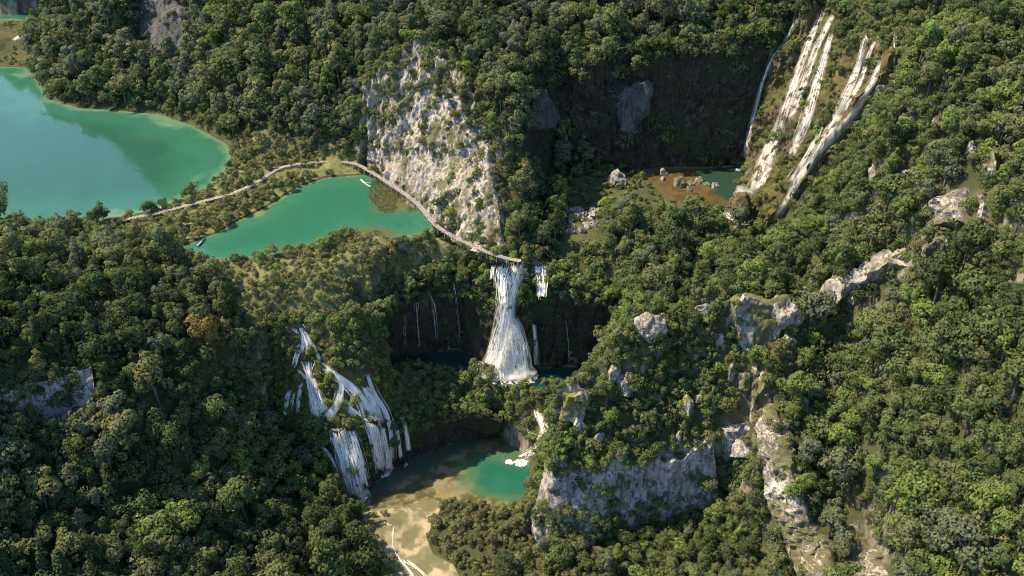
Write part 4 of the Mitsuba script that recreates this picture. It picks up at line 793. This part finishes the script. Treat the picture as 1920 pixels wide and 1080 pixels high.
bar = poly2([(180, 430), (300, 398), (400, 350), (436, 300), (436, 268), (560, 285), (670, 300), (700, 322), (640, 330), (560, 348), (500, 385), (450, 410), (400, 440), (330, 468), (300, 470)], 48.5)
brush = poly2([(800, 955), (850, 940), (1000, 915), (1010, 1000), (1020, 1040), (980, 1075), (880, 1120), (810, 1045), (800, 1005), (830, 960)], 1.5)
bench = poly2([(690, 690), (760, 678), (850, 690), (900, 706), (1000, 726), (1010, 760), (985, 800), (930, 792), (840, 772), (760, 778), (640, 805), (560, 800), (500, 720), (510, 650), (600, 640)], 15)
sedge = poly2([(700, 330), (770, 362), (800, 396), (760, 400), (715, 398), (690, 370)], 47)
bed = RIVER.buffer(.5).union(poly2([(672, 930), (760, 945), (830, 955), (800, 1010), (830, 1060), (840, 1130), (740, 1130), (684, 1000)], -.3))
orange = poly2([(1050, 330), (1200, 312), (1410, 385), (1425, 432), (1230, 428), (1130, 405), (1050, 370)], 50)
rubble = poly2([(1045, 385), (1135, 385), (1135, 446), (1045, 446)], 49)
mouth = poly2([(1045, 446), (1135, 446), (1135, 490), (1045, 490)], 48)
farbank = poly2([(-120, 126), (50, 122), (62, 100), (90, 48), (88, 40), (-120, 40)], 51)
left_bed = poly2([(684, 965), (740, 955), (742, 1130), (684, 1130)], 0)
crestveg = poly2([(1030, 740), (1075, 680), (1110, 625), (1165, 590), (1190, 640), (1140, 720), (1085, 765)], 36)
lowveg = shapely.union_all([mouth, crestveg, plateau, bar, brush, bench, orange, rubble, farbank])
dry = poly2([(1660, 560), (1720, 600), (1710, 660), (1660, 640)], 66)

placed = []                                                    # kind, tone, position, scale, height and radius at scale 1
def darts(cand, radii, keepout=None):
    cell, gridd, out = 5.0, {}, []
    for k in range(len(cand)):
        p, r = cand[k], radii[k]; c = tuple((p // cell).astype(int)); ok = True
        for dx in (-1, 0, 1):
            for dy in (-1, 0, 1):
                for dz in (-1, 0, 1):
                    for q, rq in gridd.get((c[0] + dx, c[1] + dy, c[2] + dz), ()):
                        if (p[0] - q[0]) ** 2 + (p[1] - q[1]) ** 2 + (p[2] - q[2]) ** 2 < ((r + rq) * .5) ** 2: ok = False; break
                    if not ok: break
                if not ok: break
            if not ok: break
        if ok: gridd.setdefault(c, []).append((p, r)); out.append(k)
    return np.array(out, int)
c, cn = scatter(90000, 1)
m = ~inside(wet_tree, c[:, 0], c[:, 1]) & ~inside(sedge, c[:, 0], c[:, 1]) & ~inside(open_view, c[:, 0], c[:, 1]) & ~inside(lowveg, c[:, 0], c[:, 1]) & ~inside(bed, c[:, 0], c[:, 1]) & ~inside(dry, c[:, 0], c[:, 1])
m &= (wall_tree.query(c)[0] > 2.2) & clear(c, 2.4, 1) & (cn[:, 2] > .12)
c = c[m]
cu, cv, _ = project(c)
size = np.clip(rng.lognormal(-.12, .32, len(c)), .45, 1.6)
size *= np.where((cu > 1000) & (cv > 560) & (cu < 1420), .62, 1.0) * np.where((cu > 1400) & (cv > 480), .92, 1.0) * np.where((cu > 1440) & (cv < 480), .82, 1.0) * np.where((cv < 300) & (cu < 700), 1.0, 1.0)
size *= np.interp(np.linalg.norm(c - CAM, axis=1), [150, 175, 230], [1.25, 1.12, 1.0])
k = darts(c, 3.1 * size); tp, ts = c[k], size[k]
tone_field = meshkit.fbm(tp / 26.0, 3, 8)
u_, v_, w_ = project(tp)
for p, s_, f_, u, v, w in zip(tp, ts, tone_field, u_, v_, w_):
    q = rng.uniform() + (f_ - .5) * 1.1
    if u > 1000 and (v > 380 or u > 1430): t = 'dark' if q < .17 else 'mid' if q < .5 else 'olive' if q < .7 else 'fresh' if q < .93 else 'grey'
    elif v < 330: t = 'dark' if q < .22 else 'grey' if q < .58 else 'olive' if q < .85 else 'mid'  # far hill: a larger share of grey leaves stands in for thin haze
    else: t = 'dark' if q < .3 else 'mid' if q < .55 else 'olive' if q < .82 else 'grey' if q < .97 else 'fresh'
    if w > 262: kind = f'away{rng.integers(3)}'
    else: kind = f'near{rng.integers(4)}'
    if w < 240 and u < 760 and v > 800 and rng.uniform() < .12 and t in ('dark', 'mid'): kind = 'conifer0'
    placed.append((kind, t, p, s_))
def special(u, v, s_, kind, t):
    p = at(u, v); near = [i for i, q in enumerate(placed) if np.linalg.norm((q[2] - p) * np.array([1, .6, 1])) < 2.8 * s_]
    if t == 'yellow': near = sorted(set(near) | {i for i, q in enumerate(placed) if abs(q[2][0] - p[0]) < 3.2 and -9 < q[2][1] - p[1] < 2})
    for i in near[::-1]: placed.pop(i)
    placed.append((kind, t, p, s_)); return p
specials = [(special(405, 672, 1.45, 'near0', 'yellow'), 'rounded yellow-leaved tree turning to autumn amid the green left forest'), (special(1160, 588, 1.3, 'near1', 'fresh'), 'bright lime green tree right of the central waterfall'),
            (special(403, 40, 1.1, 'near1', 'fresh'), 'bright green tree on the hill behind the lake near the grey slab')]
for k_, (u, v, s_, t) in enumerate([(1322, 930, .9, 'mid'), (1345, 890, .8, 'olive'), (1335, 965, 1.0, 'mid'), (1120, 1010, .9, 'dark'), (1150, 1000, .8, 'mid'), (1085, 1035, .8, 'olive'), (1215, 985, .75, 'mid'), (1360, 925, .8, 'fresh')]):
    special(u, v, s_, f'near{k_ % 4}', t)
special_text = {id(p): txt for p, txt in specials}

# shrubs: on the low ground, along lips and on ledges of the walls
sh = []
c, cn = scatter(130000, 3)
m = (inside(lowveg, c[:, 0], c[:, 1]) & ~inside(bed, c[:, 0], c[:, 1]) | inside(left_bed, c[:, 0], c[:, 1])) & ~inside(wet, c[:, 0], c[:, 1]) & clear(c, 1.1, 1) & (wall_tree.query(c)[0] > .6)
c = c[m]; s1 = np.clip(rng.lognormal(-.05, .3, len(c)), .5, 1.7)
inpl, inbar, inor = inside(plateau, c[:, 0], c[:, 1]), inside(bar, c[:, 0], c[:, 1]), inside(shapely.union_all([orange, rubble, farbank]), c[:, 0], c[:, 1])
inlb = inside(left_bed, c[:, 0], c[:, 1])
s1 *= np.where(inbar, .75, 1) * np.where(inpl, .6, 1) * np.where(inside(brush, c[:, 0], c[:, 1]), .75, 1) * np.where(inor, .5, 1)
thin = np.where(inor, rng.uniform(size=len(c)) < np.where(inside(orange, c[:, 0], c[:, 1]), .3, .06), np.where(inlb, rng.uniform(size=len(c)) < .1, True)); s1 *= np.where(inlb, .6, 1); c, s1 = c[thin], s1[thin]
k = darts(c, 1.85 * s1)
for p, s_ in zip(c[k], s1[k]):
    x = rng.uniform()
    if inside(brush, p[0], p[1]): t = 'brown' if x < .45 else 'meadow' if x < .7 else 'olive'
    elif inside(plateau, p[0], p[1]): t = 'meadow' if x < .65 else 'olive' if x < .75 else 'brown' if x < .88 else 'fresh'
    elif inside(bar, p[0], p[1]): t = 'meadow' if x < .35 else 'olive' if x < .6 else 'brown' if x < .8 else 'mid'
    else: t = 'mid' if x < .35 else 'fresh' if x < .75 else 'olive'
    sh.append((f'bush{rng.integers(3)}', t, p, s_))
def on_wall(key, n, lo, hi, seed, sizes=(.45, 1.1), tones=('mid', 'olive', 'dark'), power=1.0, patch=.5):
    r = np.random.default_rng(seed); mesh = walls[key]
    p, fi = trimesh.sample.sample_surface(mesh, n * 14, seed=seed)[:2]
    z = mesh.vertices[:, 2]; h = (p[:, 2] - z.min()) / np.ptp(z)
    pr = np.where((h > lo) & (h < hi), ((h - lo) / (hi - lo)) ** power if power > 0 else 1.0, 0) * (meshkit.fbm(p / 6.0, 3, seed) > patch)
    ok = (r.uniform(size=len(p)) < pr) & (fall_tree.query(p)[0] > (.9 if 'cascade' in key else 1.5)) & (rock_tree.query(p)[0] > 1.5) & (walk_tree.query(p)[0] > 1.2)
    p = p[ok][:n * 3]; s_ = r.uniform(*sizes, len(p)); k = darts(p, 1.5 * s_)[:n]
    for q, s2 in zip(p[k], s_[k]): sh.append((f'bush{r.integers(3)}', str(r.choice(tones)), q - np.array([0, 0, .5 * s2]), s2))
on_wall('pale_cliff', 150, .25, 1.0, 1, (.35, 1.05), ('olive', 'dark', 'olive', 'brown'), .8, .47)
on_wall('amphitheatre_cliff', 260, .4, 1.0, 2, (.8, 2.0), ('dark', 'mid', 'olive'), 1.6, .4)
on_wall('waterfall_cliff', 170, .05, 1.0, 3, (.35, .9), ('olive', 'mid', 'brown', 'dark'), 0, .46)
on_wall('waterfall_cliff', 90, .7, 1.0, 33, (.6, 1.4), ('dark', 'mid'), .6, .4)
on_wall('grotto_cliff', 480, .5, 1.0, 4, (.6, 1.4), ('mid', 'fresh', 'olive'), .8, .25)
on_wall('cascade_cliff', 330, .22, .9, 5, (.5, 1.2), ('mid', 'fresh', 'fresh', 'olive'), .8, .3)
on_wall('cascade_bank', 260, .0, 1.0, 6, (.5, 1.1), ('mid', 'fresh', 'fresh', 'olive'), 0, .33)
on_wall('river_cliff', 300, .5, 1.0, 7, (.5, 1.4), ('olive', 'mid', 'fresh'), .6, .3)
on_wall('river_cliff', 40, .0, .3, 17, (.6, 1.4), ('olive', 'mid'), 0, .4)
on_wall('ridge_cliff', 22, .1, 1.0, 8, (.4, .8), ('olive', 'mid'), 0, .5)
on_wall('hollow_cliff', 24, .5, 1.0, 9, (.6, 1.3), ('dark', 'mid'), 1.0, .4)
on_wall('far_cliff', 12, .1, 1.0, 10, (.6, 1.4), ('dark', 'grey'), 0, .5)
# shrubs where the trees leave room: on steep ground, on the spur and between the rocks
c, cn = scatter(60000, 4)
cu, cv, cw = project(c)
m = ~inside(wet, c[:, 0], c[:, 1]) & ~inside(lowveg, c[:, 0], c[:, 1]) & ~inside(bed, c[:, 0], c[:, 1]) & clear(c, .8, 1) & (wall_tree.query(c)[0] > .5) & (cu > -60) & (cu < 1980) & (cv > -40) & (cv < 1140)
tt = cKDTree(np.array([q[2] for q in placed])); d, i = tt.query(c); m &= d > 1.3 * np.array([q[3] for q in placed])[i]
c = c[m]; s1 = np.clip(rng.lognormal(0, .3, len(c)), .5, 1.6); k = darts(c, 1.8 * s1)
for p, s_ in zip(c[k], s1[k]):
    sh.append((f'bush{rng.integers(3)}', str(rng.choice(['mid', 'olive', 'dark', 'fresh', 'brown'], p=[.34, .24, .2, .14, .08])), p, s_))

# reeds standing in the shallow end of the pond
r_ = np.random.default_rng(31)
def reed_bed(key, poly, z, n, hgt, label):
    x0, y0, x1, y1 = poly.bounds; q = np.stack([r_.uniform(x0, x1, n * 3), r_.uniform(y0, y1, n * 3)], 1)
    q = q[inside(poly, q[:, 0], q[:, 1]) & (meshkit.fbm(np.column_stack([q / 5.0, 0 * q[:, 0]]), 3, 5) > .44)][:n]
    a = r_.uniform(0, 6.28, len(q)); w_ = r_.uniform(.1, .25, len(q)); hh = r_.uniform(.5, 1.0, len(q)) * hgt
    base = np.column_stack([q, np.full(len(q), z - .3)]); d = np.stack([np.cos(a), np.sin(a), 0 * a], 1); lean = np.column_stack([r_.normal(0, .3, (len(q), 2)), hh])
    V = np.stack([base - d * w_[:, None], base + d * w_[:, None], base + lean], 1)
    C = np.repeat(np.array([.19, .185, .09]) * r_.uniform(.7, 1.3, (len(q), 1)), 3, 0)
    scene[key] = mikit.ply((V.reshape(-1, 3), np.arange(len(q) * 3).reshape(-1, 3)), 'leaf', color=C)
    labels[key] = {'kind': 'stuff', 'label': label}
reed_bed('reeds', shapely.union_all([sedge, poly2([(580, 474), (605, 455), (650, 428), (700, 424), (735, 452), (690, 462), (640, 470)], 47)]).intersection(POND.buffer(1.5)), POND_Z, 6000, 1.0, 'brownish reeds growing in the shallow end of the pond')

# ------------------------------------------------------------------ which of them show largest, and their entries
def visible(items, rad, hgt):
    W_, H_ = 640, 360
    p = np.array([q[2] for q in items]); s_ = np.array([q[3] for q in items])
    top = p + np.array([0, 0, 1.0]) * (hgt * s_)[:, None]
    u, v, w = project(top); rp = rad * s_ * FPX / w / 3
    return u / 3, v / 3, w, rp, top
allv = [(*visible(placed, 2.5, 5.0), 0), (*visible(sh, 1.5, 1.2), 1)]
u, v, w, rp, top = (np.concatenate([a[k] for a in allv]) for k in range(5)); which = np.concatenate([np.full(len(a[0]), a[5]) for a in allv])
dirs = top - CAM; dist = np.linalg.norm(dirs, axis=1)
hp, _, hok = hit(CAM, dirs); free = ~hok | (np.linalg.norm(hp - CAM, axis=1) > dist - 2.5)
buf = np.full((360, 640), -1)
for k in np.argsort(-w):
    if not free[k] or u[k] < -30 or u[k] > 670 or v[k] < -30 or v[k] > 390: continue
    x0, x1, y0, y1 = int(max(0, u[k] - rp[k])), int(min(640, u[k] + rp[k] + 1)), int(max(0, v[k] - rp[k])), int(min(360, v[k] + rp[k] + 1))
    if x1 <= x0 or y1 <= y0: continue
    yy, xx = np.mgrid[y0:y1, x0:x1]; mm = (xx - u[k]) ** 2 + (yy - v[k]) ** 2 < rp[k] ** 2
    buf[y0:y1, x0:x1][mm] = k
cnt = np.bincount(buf[buf >= 0], minlength=len(u))
nt = len(placed)
best_tree = [k for k in np.argsort(-cnt[:nt])[:300] if cnt[k] > 0]
best_shrub = [k for k in np.argsort(-cnt[nt:])[:300] if cnt[nt + k] > 0]
for i, q in enumerate(placed):
    if id(q[2]) in special_text and i not in best_tree: best_tree[-1] = i

MARKS = [('the yellow-leaved tree', 405, 620), ('the dark rock step', 100, 745), ('the stepped cascade', 640, 760), ('the side of the lower pool', 700, 960), ('the boardwalk', 330, 420), ('the lake edge', 110, 395), ('the pond', 480, 500), ('the central waterfall', 960, 560),
         ('the dark grotto', 1090, 600), ('the rapids', 1010, 800), ('the river cliff', 1170, 900), ('the long rock rib', 1470, 860), ('the short rock rib', 1620, 1040), ('the jagged ridge face', 1400, 590), ('the ridge ledge', 1620, 510), ('the crumbling rock face', 1785, 390), ('the right tall waterfall', 1580, 240),
         ('the left tall waterfall', 1480, 200), ('the orange pool', 1310, 360), ('the rubble slope', 1090, 420), ('the top of the pale cliff', 800, 70), ('the left edge of the pale cliff', 670, 220), ('the grey slab on the far hill', 310, 50), ('the far lake', 60, 40), ('the lake shore behind the water', 260, 200), ('the amphitheatre lip', 1200, 70),
         ('the spur', 1220, 620), ('the right edge', 1900, 700), ('the bottom right corner', 1900, 1060), ('the bottom left corner', 20, 1060), ('the left edge', 10, 600), ('the river bed', 760, 1060), ('the brush by the river', 920, 1010), ('the dry clearing', 1690, 620), ('the top right corner', 1900, 20), ('the lit upper hillside', 1780, 240)]
WORD = dict(dark='dark green', mid='mid green', olive='olive green', grey='grey-green', fresh='light green', yellow='yellow', brown='brownish', meadow='pale green')
def describe(k, what):
    kind, t, p, s_ = (placed + sh)[k]
    x, y = u[k] * 3, v[k] * 3
    o = sorted(MARKS, key=lambda m_: math.hypot(m_[1] - x, m_[2] - y))[0]
    dx, dy = x - o[1], y - o[2]; r = math.hypot(dx, dy)
    side_ = 'right beside' if r < 38 else ('above' if dy < 0 else 'below') if abs(dy) > 1.7 * abs(dx) else (('to the right of' if dx > 0 else 'to the left of') if abs(dx) > 1.7 * abs(dy) else ('up-right of' if dx > 0 else 'up-left of') if dy < 0 else ('down-right of' if dx > 0 else 'down-left of'))
    step_ = '' if r < 70 else ' well' if r < 150 else ' far'
    big = 'large' if s_ > 1.2 else 'small' if s_ < .8 else 'middling'
    return f'{big} {WORD[t]} {what}{step_} {side_} {o[0]}', o[0]
def write(items, base, chosen, name, rest, what, cat):
    count, made, text = 0, {}, {}
    for i in chosen:
        kind, t, p, s_ = items[i]
        w_ = 'conifer' if kind == 'conifer0' else what
        lab, mark = describe(base + i, w_)
        text[i] = (special_text.get(id(p), lab), mark); made.setdefault(text[i][0], []).append(i)
    spot = {m_[0]: (m_[1] / 3, m_[2] / 3) for m_ in MARKS}
    for lab, ids in made.items():                              # look-alikes told apart by how far they stand from the mark
        if len(ids) in (2, 3):
            ids.sort(key=lambda i: math.hypot(u[base + i] - spot[text[i][1]][0], v[base + i] - spot[text[i][1]][1]))
            for i, w_ in zip(ids, ('nearest', 'farthest') if len(ids) == 2 else ('nearest', 'middle', 'farthest')):
                text[i] = (f'{w_} {lab.replace("middling ", "")}', text[i][1])
    for i, (kind, t, p, s_) in enumerate(items):
        r = np.random.default_rng(10000 + base + i)
        M = T().translate(p.tolist()).rotate([0, 0, 1], float(r.uniform(0, 360))).rotate([1, 0, 0], float(r.normal(0, 4))).scale([float(s_ * r.uniform(.9, 1.1)), float(s_ * r.uniform(.9, 1.1)), float(s_ * r.uniform(.85, 1.18))])
        e = {'type': 'instance', 'to_world': M, 'group': {'type': 'ref', 'id': f'{kind}_{t}'}}
        if i in text:
            key = numbered('conifer_tree' if kind == 'conifer0' else name); scene[key] = e
            lab, mark = text[i]; tag(key, ' '.join(lab.split()[:16]), cat, f'{cat}s near {mark.replace("the ", "", 1)}')
        else:
            scene[f'{rest}__{count:04d}'] = e; count += 1
    labels[rest] = {'kind': 'stuff', 'label': 'dense mixed broadleaf forest covering the slopes' if rest == 'forest' else 'low shrubs filling the plateau, ledges and gaps'}
write(placed, 0, best_tree, 'broadleaf_tree', 'forest', 'tree', 'tree')
write(sh, nt, best_shrub, 'shrub', 'undergrowth', 'bush', 'shrub')
print('trees', len(placed), 'shrubs', len(sh))
